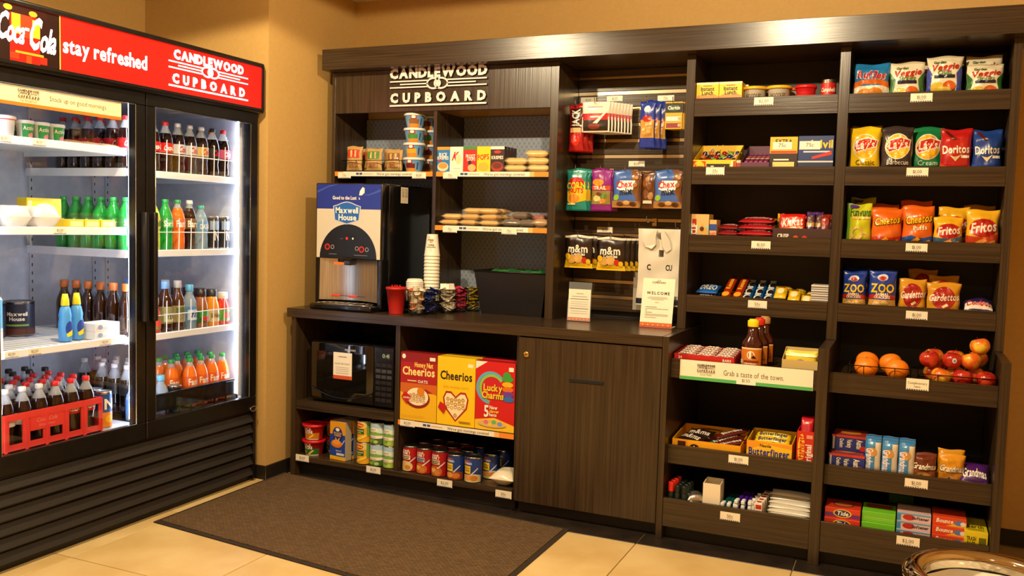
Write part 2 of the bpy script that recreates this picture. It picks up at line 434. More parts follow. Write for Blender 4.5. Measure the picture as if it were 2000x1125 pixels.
# ================================================================== crown, worktop, cabinets
XP = [(2.0, 2.041), (2.668, 2.711), (3.327, 3.36)]           # posts of the two shelf towers
tag(MB().rbox(.025, .248, 2.174, 3.385, .674, 2.284, WOODH, .0015).obj('crown_fascia'), 'long dark wood crown board running along the top of the cupboard', 'fascia')
wt = thing('worktop', 'dark wood laminate worktop carrying the coffee machine', 'counter')
MB().rbox(0, 0, .852, 2.022, .674, .9, WOODH, .0015).obj('worktop_slab', wt)
# upper left hutch
h = thing('wall_hutch', 'open dark wood hutch under the silver cupboard sign', 'cabinet')
MB().rbox(.03, .34, .9, .05, .673, 2.173, WOODV, .001).obj('side_panel', h)
MB().rbox(1.326, .34, .9, 1.368, .673, 2.173, WOODV, .001).obj('side_panel', h)
MB().rbox(.669, .342, .9, .689, .655, 1.951, WOODV, .001).obj('divider', h)
MB().rbox(.051, .34, 1.952, 1.3255, .365, 2.173, WOODV, .001).obj('sign_panel', h)
MB().box(.051, .655, .9, 1.3255, .672, 1.952, RINGP).obj('papered_back_panel', h)
MB().rbox(.051, .345, 1.611, .6685, .654, 1.635, WOODH, .001).obj('shelf', h)
MB().rbox(.6895, .345, 1.611, 1.3255, .654, 1.635, WOODH, .001).obj('shelf', h)
MB().rbox(.6895, .345, 1.329, 1.3255, .654, 1.356, WOODH, .001).obj('shelf', h)
# slat wall
sw = thing('slat_wall', 'dark slatwall panel with metal rails behind the hanging snacks', 'display panel')
ALU = M('#b9a88a', .28, 1)
pan = MB()
zr = [2.125 - .0805 * k for k in range(15)]
for k, z in enumerate(zr):
    MB().rbox(1.369, .627, z, 1.999, .638, z + .018, ALU, .001).obj('rail', sw)
    MB().rbox(1.369, .622, z - .062, 1.999, .655, z - .0005, WOODH, .002).obj('slat', sw)
MB().rbox(1.369, .622, 2.137, 1.999, .655, 2.173, WOODH, .001).obj('slat', sw)
MB().box(1.369, .656, .901, 1.999, .672, 2.173, M('#0c0907', .6)).obj('backing', sw)
MB().rbox(2.0, .34, .901, 2.0405, .673, 2.173, WOODV, .001).obj('post', sw)
# base: open cabinet and door cabinet
b = thing('open_base_cabinet', 'open dark wood base cabinet holding the microwave and cereal', 'cabinet')
MB().rbox(.022, .012, .0, .05, .672, .851, WOODV, .001).obj('side_panel', b)
MB().rbox(.651, .03, .1105, .677, .65, .851, WOODV, .001).obj('divider', b)
MB().rbox(.0505, .02, .362, .6505, .65, .405, WOODH, .001).obj('shelf', b)
MB().rbox(.6775, .025, .352, 1.3155, .65, .376, WOODH, .001).obj('shelf', b)
MB().rbox(.0505, .02, .082, 1.3155, .65, .11, WOODH, .001).obj('shelf', b)
MB().box(.0505, .651, .082, 1.3155, .672, .851, M('#15100c', .5)).obj('back_panel', b)
MB().box(.0505, .06, .001, 1.3155, .075, .081, M('#120d0a', .5)).obj('toe_kick', b)
d = thing('door_cabinet', 'dark wood waste cabinet with slot and small brass lock', 'cabinet')
MB().rbox(1.316, .03, .06, 1.333, .672, .851, WOODV, .001).obj('side_panel', d)
MB().rbox(2.0, .03, .06, 2.0205, .672, .851, WOODV, .001).obj('side_panel', d)
MB().box(1.3335, .06, .001, 2.0205, .075, .06, M('#120d0a', .5)).obj('toe_kick', d)
MB().box(1.3335, .03, .06, 1.9995, .6, .08, WOODH).obj('bottom_panel', d)
dr = MB().rbox(1.335, .008, .062, 2.018, .029, .846, WOODV, .001).obj('door', d)
MB().rbox(1.592, .0045, .656, 1.758, .0095, .674, M('#050404', .7), .002).obj('slot', dr)
lk = MB().lathe([(.015, 0), (.015, .006), (.012, .008), (.001, .008)], M('#c9a862', .25, 1), 20, mtx=Matrix.Translation((1.375, .0085, .765)) @ Matrix.Rotation(PI / 2, 4, 'X')).obj('lock', dr)
MB().box(1.374, -.0012, .761, 1.376, .001, .769, M('#1a140a', .5)).obj('keyhole', lk)
# shelf towers
ZU = [1.972, 1.66, 1.346, 1.065]; ZL = [.80, .415, .187]; F_ = .03
DARKB = M('#130e0a', .55)
def tower(k, label, posts):
    t = thing('shelf_tower', label, 'shelves')
    x0, x1 = XP[k][1], XP[k + 1][0]
    for a, b_ in posts:
        if a > 2.0: MB().rbox(a, .34, .901, b_, .673, 2.173, WOODV, .001).obj('post', t)
        MB().rbox(a + (.0235 if a == 2.0 else 0), -.004, .0, b_ + (.01 if a == 2.0 else 0), .673, .9, WOODV, .001).obj('side_panel', t)
    MB().box(x0 + .0005, .655, .06, x1 - .0005, .672, 2.173, DARKB).obj('back_panel', t)
    for z in ZU:
        MB().rbox(x0 + .0005, .34, z - .082, x1 - .0005, .357, z, WOODH, .001).obj('tray_front', t)
        MB().box(x0 + .0005, .3575, z - F_ - .018, x1 - .0005, .6545, z - F_, WOODH).obj('shelf', t)
    xa = x0 + (.0105 if k == 0 else .0005)
    for i, z in enumerate(ZL):
        y0 = .05 if i < 2 else .0
        MB().rbox(xa, y0, .06 if i == 2 else z - .084, x1 - .0005, y0 + .017, z, WOODH, .001).obj('tray_front', t)
        MB().box(xa, y0 + .0175, z - F_ - .018, x1 - .0005, .6545, z - F_, WOODH).obj('shelf', t)
    MB().box(xa, .05, .0, x1 - .0005, .065, .059, M('#120d0a', .5)).obj('toe_kick', t)
tower(0, 'dark wood shelf tower of candy, bottled sauce and toiletries', XP[:1])
tower(1, 'dark wood shelf tower of chip bags, fruit and cookies', XP[1:])
# ================================================================== cupboard logo
def logo(c, c2=None):
    q = [T('CANDLEWOOD', .5, .875, .22, c, 1, 2, sp=.09),
         R(0, .655, .4, .69, c), R(.11, .575, .4, .61, c), R(0, .495, .4, .53, c),
         R(.6, .655, 1, .69, c), R(.6, .575, .89, .61, c), R(.6, .495, 1, .53, c),
         RG(.462, .592, .075, .155, .016, c), RG(.538, .592, .075, .155, .016, c), E(.5, .592, .022, .085, c),
         T('CUPBOARD', .5, .24, .22, c, .99, 2, sp=.62), R(0, .02, 1, .065, c)]
    if c2: q.insert(0, c2)
    return q
def wall_sign():
    t = thing('wall_sign', 'raised silver cupboard sign lettering on dark wood panel', 'sign')
    Wd, Ht, x0, z0 = .575, .2, .407, 1.974
    SIL = noisemat('silver_sign_face', '#dcd2cc', '#eae2da', 60, .35, 3, metal=0)
    EDGE = M('#3c2a1a', .4)
    names = {0: 'letter', 10: 'letter'}
    for i, sh in enumerate(logo('#e8e4dc')):
        k, dd, c = sh
        if k == 't':
            s, cx, cy, hh, w, bo, s_, ro, sp = dd
            gl, tw = text2d(s, bo, sp); sc = hh * Ht; sx = min(sc, w * Wd / tw) if s == 'CUPBOARD' else w * Wd / tw
            for gv, gf, ch in gl:
                vs = [(cx * Wd + (x - tw / 2) * sx, cy * Ht + (y - .5) * sc) for x, y in gv]
                solid(vs, gf, x0, z0, SIL, EDGE, 'letter', t)
        else:
            (vs, fs, _), = shapes([sh], Wd, Ht); solid(vs, fs, x0, z0, SIL, EDGE, 'stripe' if k == 'p' and len(dd) == 4 else 'emblem_ring', t)
def solid(vs, fs, x0, z0, mf, me_, name, parent, y=.3395, th=.014):
    edges = {}
    for f in fs:
        for a, b_ in zip(f, f[1:] + f[:1]): edges[(a, b_)] = 1
    n = len(vs); mb = MB()
    mb.add([(x + x0, y - th, z + z0) for x, z in vs], fs, mf)
    o = len(mb.v)
    sv = [(x + x0, y - th, z + z0) for x, z in vs] + [(x + x0, y, z + z0) for x, z in vs]
    sf = [(b_, a, a + n, b_ + n) for (a, b_) in edges if (b_, a) not in edges]
    mb.add(sv, sf, me_); mb.obj(name, parent)
wall_sign()
# ================================================================== price cards and shelf strips
@memo
def tagp(s, Wd=.084, H=.036):
    mb = MB().box(-Wd / 2, -.0008, 0, Wd / 2, .0008, H, M('#efe6cf', .5))
    pr = [T(s, .5, .55, .36, '#4a4038', .6, 0), R(.36, .24, .64, .28, '#8a7f70')] + [R(.03 + .105 * k, .02, .1 + .105 * k, .12, '#2b3a6b') for k in range(9)]
    return ('price_card', mb.mesh('price_card'), [('printed_price', printmesh(pr, Wd, H, lambda x, y, o: (x - Wd / 2, -.0008 - o, y)))])
def ptag(s, xc, z, y, label, H=.036):
    spawn(tagp(s, .084, H), label, 'price card', (xc, y - .0012, z))
for s, x, z, l in [('$2.00', 2.353, 1.932, 'white $2.00 card under the yellow lidded noodle tubs'), ('25c', 2.15, 1.621, 'white 25 cent card under the lollipop box'),
                   ('$1.00', 2.37, 1.289, 'white $1.00 card under the red licorice packs'), ('50c', 2.367, 1.019, 'white 50 cent card under the blue patty bars'),
                   ('$1.00', 2.997, 1.928, 'white $1.00 card under the veggie straw bags'), ('$1.00', 2.998, 1.618, 'white $1.00 card under the dark barbecue chips'),
                   ('$1.00', 3.012, 1.3, 'white $1.00 card under the orange cheese puffs'), ('$1.00', 3.028, 1.013, 'white $1.00 card under the animal crackers and rye mix')]:
    ptag(s, x, z, .34, l)
for s, x, z, l in [('$1.00', 2.361, .368, 'white $1.00 card between the yellow candy boxes'), ('$1.00', 3.06, .364, 'white $1.00 card under the blue cookie packs')]:
    ptag(s, x, z, .05, l)
ptag('50c', 2.345, .13, .0, 'white 50 cent card under the plain white carton and toothbrushes'); ptag('$2.00', 3.042, .141, .0, 'white $2.00 card under the laundry boxes')
cp = MB().box(-.041, -.0008, 0, .041, .0008, .046, M('#efe6cf', .5))
spawn(('price_card', cp.mesh('price_card'), [('printed_price', printmesh([T('Complimentary', .5, .62, .2, '#4a4038', .86, 0), T('Items', .5, .32, .16, '#4a4038', .3, 0)] + [R(.03 + .105 * k, .02, .1 + .105 * k, .1, '#2b3a6b') for k in range(9)], .082, .046, lambda x, y, o: (x - .041, -.0008 - o, y)))]),
      'small white card reading Complimentary on the fruit tray', 'price card', (3.043, .0488, .757))
for s, x, z, l in [('$1.00', 1.425, 2.006, 'pale price card above the red jerky sticks'), ('$1.25', 1.567, 2.009, 'pale price card above the white jerky pouches'), ('75c', 1.833, 2.003, 'pale 75 cent card between peanuts and headache tablets'),
                   ('$1.00', 1.695, 1.678, 'pale price card above the blue snack mix bags'), ('$1.25', 1.538, 1.339, 'pale price card above the black cookie bags')]:
    ptag(s, x, z, .6205, l, .03)
for s, x, z, l in [('$1.00', .096, .083, 'white price card under the red rice cups'), ('$1.00', .54, .08, 'white price card under the vegetable cans'), ('$2.00', .953, .07, 'white price card under the soup cans'), ('50c', 1.272, .062, 'white 50 cent card under the folded white popcorn bag')]:
    ptag(s, x, z, .0195, l)
def strip(x0, x1, z, y, label, off=0, H=.025, tags=()):
    Wd = x1 - x0; mb = MB().box(-Wd / 2, -.0008, 0, Wd / 2, .0008, H, M('#f0e7d2', .5))
    pr = [R(.225, .3, .255, .75, '#3a4c86'), R(.262, .3, .29, .75, '#3a4c86'), R(.3, .42, .4, .55, '#d8986a'), T("We've got mornings covered.", .62, .5, .55, '#54483c', .36, 0)]
    ends = [('orange_end', MB().box(a, -.0012, 0, b_, .0008, H, M(c, .5)).mesh('orange_end')) for a, b_, c in ((-Wd / 2 - .0003, -.41 * Wd, '#e98a26'), (.38 * Wd, Wd / 2 + .0003, '#e98a26'), (.34 * Wd, .38 * Wd, '#f0b76e'))]
    spawn(('shelf_strip', mb.mesh('shelf_strip'), ends + [('printed_slogan', printmesh(pr, Wd, H, lambda x, y_, o: (x - Wd / 2, -.0008 - o, y_)))]), label, 'shelf strip', ((x0 + x1) / 2, y - .0012, z))
strip(.052, .668, 1.6105, .345, 'orange and white slogan strip below oatmeal bags and cups')
strip(.69, 1.325, 1.6105, .345, 'orange and white slogan strip below small cereal boxes')
strip(.69, 1.325, 1.33, .345, 'orange and white slogan strip below wrapped cookies')
strip(.678, 1.315, .3505, .025, 'orange and white slogan strip below tall cereal boxes')
for s, x, z, y, l in [('75c', .116, 1.598, .342, 'white price card below the paper oatmeal bags'), ('$1.00', .588, 1.598, .342, 'white price card below the stacked oatmeal cups'), ('75c', .775, 1.598, .342, 'white 75 cent card below the small cereal boxes'),
                      ('75c', .78, 1.318, .342, 'white 75 cent card below the golden wrapped cookies'), ('75c', 1.12, 1.318, .342, 'white 75 cent card below the chocolate bakery packs'), ('$5.00', .733, .345, .0225, 'white $5.00 card below the tall red cereal box')]:
    ptag(s, x, z, y, l, .033)
# ================================================================== goods on the two towers
def put(pr, label, cat, x0, x1, y, z, group=None, **k):
    return spawn(pr, label, cat, ((x0 + x1) / 2, y, z), group=group, **k)
WH, BK, RD, YL, BL, GN, OR = '#f2ead8', '#15110f', '#c8201c', '#f2c414', '#1d3f9a', '#2c8a3a', '#e8791c'
za, zb, zc_, zd = [z - F_ + .0005 for z in ZU]
ze, zf, zg = [z - F_ + .0005 for z in ZL]
# --- noodle cups, tubs, soup (top candy tower shelf)
nood = boxp('noodle_box', .103, .1, .105, '#f0c81e', (R(0, 0, 1, .38, '#d8502a'), P([(0, .38), (.25, .5), (.5, .42), (.75, .5), (1, .38), (1, .3), (0, .3)], '#f08a4a'), R(0, .9, 1, 1, '#f6e9b0'), T('Instant', .5, .72, .17, BK, .6), T('Lunch', .5, .54, .17, BK, .5), R(.3, .83, .7, .86, '#b83a22')), top=(R(.1, .1, .9, .9, '#e89a50'), R(.2, .4, .8, .6, '#5a3a1a')))
for i, (x, y) in enumerate([(2.094, .415), (2.199, .415), (2.104, .52), (2.209, .52)]):
    spawn(nood, ['yellow and orange instant noodle box beside the tower post, front row', 'yellow and orange instant noodle box beside the yellow lidded tub', 'yellow and orange instant noodle box behind, beside the tower post', 'yellow and orange instant noodle box behind, near the yellow tubs'][i], 'noodle box', (x, y, za), group='instant noodle boxes')
tub = cupp('noodle_tub', .044, .05, .08, '#cfc8ba', (R(0, .3, 1, .7, '#a89880'), T('NOODLES', .5, .5, .25, '#4a3a2a', .6)), '#eab41c', .056)
for x, y in [(2.297, .44), (2.405, .44)]:
    spawn(tub, 'round noodle tub with flat yellow lid beside the ' + ('noodle boxes' if x < 2.35 else 'red pasta tubs'), 'tub', (x, y, za))
for x, y in [(2.33, .56), (2.44, .56)]:
    spawn(cupp('noodle_tub', .044, .05, .085, '#d8cdb8', (), '#c8642a', .056), 'round noodle tub with orange lid behind the yellow lidded tubs', 'tub', (x, y, za), group='orange lidded noodle tubs')
rt = cupp('pasta_tub', .04, .044, .036, '#c4161a', (), '#d01a1c', .047)
spawn(rt, 'lower red microwave pasta tub beside the soup can', 'tub', (2.522, .43, za), group='red pasta tubs')
spawn(rt, 'upper red microwave pasta tub stacked beside the soup can', 'tub', (2.522, .43, za + .0425), group='red pasta tubs')
spawn(rt, 'red microwave pasta tub behind the two stacked red ones', 'tub', (2.56, .54, za))
spawn(canp('soup_can', .032, .105, RD, (R(0, 0, 1, .35, WH), T('Campbells', .5, .65, .2, WH, .8, sh=.2)), lab=(.04, .85)), 'small red and white soup can with metal lid on the top shelf', 'can', (2.618, .43, za), group=None)
# --- lollipops, candy sticks, medicine boxes
def opentray(name, Wd, D, H, HB, col, inner, fp=(), t=.003):
    """open display carton: low front, high back"""
    mb = MB(); m = M(col, .45); mi_ = M(inner, .6)
    mb.box(-Wd / 2, -D / 2, 0, Wd / 2, -D / 2 + t, H, m); mb.box(-Wd / 2, D / 2 - t, 0, Wd / 2, D / 2, HB, m); mb.box(-Wd / 2 + t, -D / 2 + t, 0, Wd / 2 - t, D / 2 - t, t, mi_)
    for s in (-1, 1):
        a, b_ = (-Wd / 2, -Wd / 2 + t) if s < 0 else (Wd / 2 - t, Wd / 2)
        mb.add([(a, -D / 2 + t, 0), (a, D / 2 - t, 0), (a, D / 2 - t, HB), (a, -D / 2 + t, H), (b_, -D / 2 + t, 0), (b_, D / 2 - t, 0), (b_, D / 2 - t, HB), (b_, -D / 2 + t, H)], [(0, 3, 2, 1), (4, 5, 6, 7), (0, 1, 5, 4), (1, 2, 6, 5), (2, 3, 7, 6), (3, 0, 4, 7)], m)
    parts = [('printed_front', printmesh(fp, Wd, H, fface(Wd, D)))] if fp else []
    return (name, mb.mesh(name), parts)
lt = opentray('lollipop_carton', .195, .2, .062, .145, '#efc41a', '#8a6a20', (R(.0, 0, .3, .9, '#c83a1c'), E(.14, .5, .13, .4, YL), T('Pops', .14, .5, .3, RD, .2), R(.32, 0, .86, .7, '#2a1a12'), T('Tootsie', .62, .38, .34, WH, .4), T('Roll', .4, .38, .25, WH, .12), R(.9, 0, .94, .9, WH), R(.95, 0, .99, .9, RD)))
put(lt, 'open yellow carton full of wrapped lollipops', 'candy carton', 2.042, 2.237, .46, zb)
@memo
def popp(c):
    b_ = MB().lathe([(.001, -.013), (.009, -.01), (.0135, 0), (.009, .01), (.001, .013)], M(c, .25), 10)
    st = MB().tube([(0, 0, .012), (0, 0, .085)], .0018, M('#f2ead8', .5), 5)
    return ('lollipop', b_.mesh('lollipop'), [('stick', st.mesh('stick'))])
rr = random.Random(3); k = 0
for j in range(4):
    for i in range(6):
        c = [('red', '#b01a20'), ('dark blue', '#22306e'), ('brown', '#3c2415'), ('green', '#6f9a2a'), ('orange', '#d86a1c')][(i * 3 + j * 2) % 5]
        spawn(popp(c[1]), c[0] + ' wrapped lollipop in the open yellow carton', 'lollipop', (2.062 + i * .031, .40 + j * .04, zb + .045 + j * .019), rx=-1.15 + rr.uniform(-.2, .2), rz=rr.uniform(-.9, .9), group=c[0] + ' lollipops in the carton')
cs = opentray('candy_stick_carton', .125, .2, .05, .14, '#5a2a44', '#6a5040')
put(cs, 'purple open carton of striped candy sticks', 'candy carton', 2.262, 2.386, .46, zb)
stk = (MB().rbox(-.009, -.085, 0, .009, .085, .014, M('#a84a6a', .3), .004)); smesh = stk.mesh('candy_stick')
sp_ = printmesh([R(0, .1 + .2 * k, 1, .2 + .2 * k, c) for k, c in enumerate(['#4a3a8a', '#e0c8b0', '#c8502a', '#4a3a8a'])], .018, .17, lambda x, y, o: (x - .009, y - .085, .014 + o))
for j in range(3):
    for i in range(5):
        spawn(('candy_stick', smesh, [('printed_wrapper', sp_)]), 'striped wrapped candy stick in purple carton', 'candy', (2.281 + i * .0215, .455, zb + .0325 + j * .0168), rx=.3, group='candy sticks in the purple carton')
adv = (R(0, .72, 1, 1, '#e8b81c'), )
put(boxp('tablet_box', .12, .1, .165, '#e6b41c', (R(0, 0, 1, .55, '#2a140e'), R(.03, .56, .97, .62, '#c8301c'), T('EXTRA', .5, .88, .1, BK, .6), R(.12, .06, .9, .32, '#e9cf7a'), R(.15, .36, .7, .4, WH), R(.1, .66, .8, .86, WH), T('75c', .45, .77, .1, '#4a4038', .3, 0)), top=(R(.1, .3, .9, .7, '#2a140e'),)), 'yellow and dark brown headache tablet box', 'medicine box', 2.384, 2.504, .43, zb)
put(boxp('tablet_box', .15, .1, .168, '#18306e', (T('Advil', .62, .78, .2, YL, .7), R(.03, .64, .62, .86, WH), T('75c', .33, .76, .1, '#4a4038', .25, 0), R(.15, .56, .9, .6, '#c8d0e0'), P([(.4, .38), (.95, .5), (.95, .6), (.4, .45)], '#c4281c'), R(0, .3, 1, .34, '#d8d4c8'), R(0, 0, 1, .3, '#16264f')), top=(T('Advil', .5, .5, .5, YL, .7), R(.0, .05, 1, .12, '#b03a5a'))), 'dark blue pain relief box with yellow lettering', 'medicine box', 2.507, 2.657, .43, zb)
put(boxp('small_carton', .028, .08, .06, '#d8c8a8', (R(0, .4, 1, .8, '#a8382a'),)), 'narrow pale carton squeezed beside the lollipop carton', 'carton', 2.2395, 2.2605, .4, zb, sc=(.7, 1, 1))
# --- bars and licorice
put(boxp('bar_carton', .083, .1, .125, '#d8b070', (R(.0, 0, 1, .55, '#8fc0b0'), R(.06, .08, .3, .82, '#b02a1c'), T('CLIF', .18, .45, .2, WH, .6, ro=PI / 2), P([(.3, .3), (.6, .65), (.95, .4), (.9, .2)], '#e0a04a'), E(.62, .45, .12, .09, '#4a2a18'))), 'tan and mint energy bar carton with red side panel', 'bar carton', 2.042, 2.125, .42, zc_)
put(boxp('bar_carton', .033, .09, .1, '#e2b070', (R(0, .5, 1, .8, '#2a4a9a'), T('TWIX', .5, .3, .2, RD, .9, ro=.2))), 'small tan and blue bar carton beside the energy bars', 'bar carton', 2.127, 2.16, .42, zc_)
@memo
def packp(name, Wd, D, H, col, text, tc, c2=None, seed=0, ts=.4, n=.6):
    """flat wrapped pack lying down, printed on its front edge and its top"""
    th0, xy = pillow(Wd, D, H, seed, n); mb = MB(); NX, NY = 12, 10; th = lambda u, v: min(th0(u, v), H / 2)
    vs = []; ix = {}
    for s in (-1, 1):
        for j in range(NY + 1):
            for i in range(NX + 1):
                u, v = i / NX, j / NY; x, y = xy(u, v); ix[s, i, j] = len(vs); vs.append((x, y - D / 2, H / 2 + s * th(u, v)))
    fs = []
    for j in range(NY):
        for i in range(NX):
            fs.append((ix[1, i, j], ix[1, i + 1, j], ix[1, i + 1, j + 1], ix[1, i, j + 1])); fs.append((ix[-1, i, j + 1], ix[-1, i + 1, j + 1], ix[-1, i + 1, j], ix[-1, i, j]))
    for i in range(NX): fs += [(ix[-1, i, 0], ix[-1, i + 1, 0], ix[1, i + 1, 0], ix[1, i, 0]), (ix[1, i, NY], ix[1, i + 1, NY], ix[-1, i + 1, NY], ix[-1, i, NY])]
    for j in range(NY): fs += [(ix[1, 0, j], ix[1, 0, j + 1], ix[-1, 0, j + 1], ix[-1, 0, j]), (ix[-1, NX, j], ix[-1, NX, j + 1], ix[1, NX, j + 1], ix[1, NX, j])]
    mb.add(vs, fs, M(col, .28, 0, 0, .3), True)
    def fm(x, y, of):
        u, v = x / Wd, y / D; a, b_ = xy(u, v); return (a, b_ - D / 2, H / 2 + th(u, v) + of * 2)
    pr = ([R(.03, .1, .97, .5, c2)] if c2 else []) + ([T(text, .5, .42, ts, tc, .82)] if text else [])
    return (name, mb.mesh(name), [('printed_top', printmesh(pr, Wd, D, fm, .01))] if pr else [])
lic = packp('licorice_pack', .16, .11, .026, '#b0141e', 'Twizzlers', WH, '#8e1018', 1)
lic2 = packp('licorice_pack', .092, .11, .024, '#8a141c', 'Twizzlers', WH, None, 2)
pnk = packp('licorice_pack', .12, .1, .026, '#d0307a', '', WH, None, 4)
for i in range(3): spawn(lic2, ['bottom', 'middle', 'top'][i] + ' dark red licorice pack of the stack beside the bar cartons', 'candy pack', (2.208, .43 + i * .012, zc_ + i * .027), rx=.12, seat=True, group='small dark red licorice packs')
for i in range(4): spawn(lic, ['bottom', 'second', 'third', 'top'][i] + ' bright red licorice pack of the stack beside the wafer carton', 'candy pack', (2.335, .43 + i * .013, zc_ + i * .0285), rx=.15, seat=True, rz=.04 * (-1) ** i, group='bright red licorice packs')
for i, (x, z) in enumerate([(2.27, .0), (2.268, .027)]): spawn(pnk, 'pink licorice pack ' + ('under' if i == 0 else 'atop') + ' the other pink pack among the red ones', 'candy pack', (x, .56, zc_ + z), rz=.1)
kk = opentray('wafer_carton', .25, .18, .07, .09, '#3a1c14', '#5a3020', (T('CRISP', .18, .5, .25, WH, .2), E(.4, .35, .05, .2, '#c8501c'), E(.55, .35, .05, .2, '#c8301c')))
put(kk, 'dark brown open carton holding wafer and chocolate bars', 'candy carton', 2.415, 2.6655, .46, zc_)
kkb = bagp('wafer_pack', .112, .085, .018, '#c41a18', (E(.5, .52, .46, .36, '#d8301c'), T('KitKat', .5, .55, .42, WH, .8, sh=.2, ro=.12), P([(.05, .2), (.95, .32), (.95, .22), (.05, .1)], '#e88a2a'), R(.82, .1, .92, .24, WH)), 11, n=.5)
put(kkb, 'red wafer bar pack leaning up in front of its carton', 'candy pack', 2.434, 2.546, .43, zc_ + .052, rx=-.2)
put(kkb, 'red wafer bar pack just behind the leaning one', 'candy pack', 2.44, 2.552, .47, zc_ + .045, rx=-.2)
pb = bagp('chocolate_bar', .036, .13, .016, '#4a2468', (R(0, .45, 1, .62, '#c8924a'), E(.5, .72, .4, .14, '#5a3420'), R(.2, .1, .8, .36, '#8a8078')), 12, n=.5)
for i, x in enumerate([2.568, 2.602]): put(pb, ['purple caramel bar standing next to red wafer pack', 'purple caramel bar standing next to brown peanut bars'][i], 'candy bar', x - .018, x + .018, .44 + i * .02, zc_ + .02, rx=-.2)
rb = bagp('chocolate_bar', .04, .12, .016, '#7a1c14', (R(0, .1, 1, .4, '#50463e'), E(.5, .7, .4, .16, '#a83018')), 13, n=.5)
for i, x in enumerate([2.63, 2.642]): put(rb, ['brown and red peanut bar standing beside purple bars', 'brown and red peanut bar in back corner of the wafer carton'][i], 'candy bar', x - .02, x + .02, .45 + i * .05, zc_ + .02, rx=-.2)
put(bagp('chocolate_bar', .03, .11, .016, '#d8a82a', (R(.2, .2, .8, .8, '#8a5a14'),), 14, n=.5), 'slim gold wrapped bar beside the red wafer packs', 'candy bar', 2.412, 2.438, .53, zc_ + .03, rx=-.2)
# --- bars sold singly
blu = packp('cookie_pack', .1, .13, .026, '#1c5fb4', 'OREO', WH, None, 5, .5)
for i in range(2): put(blu, ['lower', 'upper'][i] + ' blue sandwich cookie pack stacked by the tower post', 'cookie pack', 2.07, 2.17, .45 + .02 * i, zd + .031 * i, rx=.22, seat=True)
lng = packp('peanut_bar', .04, .2, .02, '#a02a14', '', WH, None, 6)
lpr = printmesh([E(.5, .14, .42, .1, '#e8a02a'), T('Reeses', .5, .58, .1, '#e8b02a', 2.4, ro=PI / 2)], .04, .2, lambda x, y, o: (x - .02, y - .1, .0205 + o))
for i, x in enumerate([2.218, 2.272]):
    spawn(('peanut_bar', lng[1], [('printed_top', lpr)]), ['long dark red peanut bar beside blue cookie packs', 'long dark red peanut bar beside the blue patty bars'][i], 'candy bar', (x, .462, zd + .016), rx=.5, seat=True, rz=-.08, group='long peanut bars')
    spawn(('peanut_bar', lng[1], [('printed_top', lpr)]), ['long peanut bar lying under the bar next to cookies', 'long peanut bar lying under the bar next to patties'][i], 'candy bar', (x + .004, .47, zd + .014), rx=.06, seat=True, rz=-.05, group='long peanut bars')
pat = packp('patty_bar', .044, .1, .024, '#1464a8', '', WH, None, 7)
ppr = printmesh([E(.5, .35, .36, .26, WH), E(.58, .32, .3, .22, '#2a1a14'), R(.2, .62, .8, .8, '#c8d8e8')], .044, .1, lambda x, y, o: (x - .022, y - .05, .0245 + o))
for i in range(3):
    for j in range(3):
        spawn(('patty_bar', pat[1], [('printed_top', ppr)]), ['blue patty bar at the front of the lane beside the peanut bars', 'blue patty bar at the front of the middle lane', 'blue patty bar at the front of the lane beside yellow bars'][i] if j == 0 else 'blue patty bar farther back among the blue lanes', 'candy bar', (2.307 + i * .0475, .42 + j * .07, zd + j * .026), rx=.42, seat=True, group='blue patty bars')
ym = packp('peanut_candy_bag', .054, .1, .028, '#e8b816', '', WH, None, 8)
ypr = printmesh([E(.5, .4, .3, .24, '#f6e6a0'), E(.5, .36, .14, .12, WH), R(.2, .7, .8, .8, '#6a4a10')], .054, .1, lambda x, y, o: (x - .027, y - .05, .029 + o))
for i, (x, z) in enumerate([(2.458, .03), (2.517, .018), (2.571, .0)]):
    spawn(('peanut_candy_bag', ym[1], [('printed_top', ypr)]), ['tallest lying yellow peanut candy bag beside blue patties', 'middle yellow peanut candy bag on the shelf', 'lowest yellow peanut candy bag beside the small white boxes'][i], 'candy bag', (x, .425, zd + z), rx=.5, seat=True, group='yellow peanut candy bags')
    spawn(('peanut_candy_bag', ym[1], [('printed_top', ypr)]), 'yellow peanut candy bag farther back on the shelf', 'candy bag', (x + .01, .52, zd + z * .6 + .02), rx=.2, seat=True, group='rear yellow peanut candy bags')
wbx = boxp('mint_box', .074, .1, .02, '#d8d4cc', (R(0, .35, 1, .65, '#7a6a58'), R(0, 0, 1, .12, '#2a4a8a')), top=(R(.1, .1, .9, .9, '#9aa0b0'),))
for i in range(5): put(wbx, ['bottom', 'second', 'middle', 'fourth', 'top'][i] + ' small white mint box in the stack against the post', 'mint box', 2.593, 2.667, .42, zd + .0205 * i, group='stack of white mint boxes')
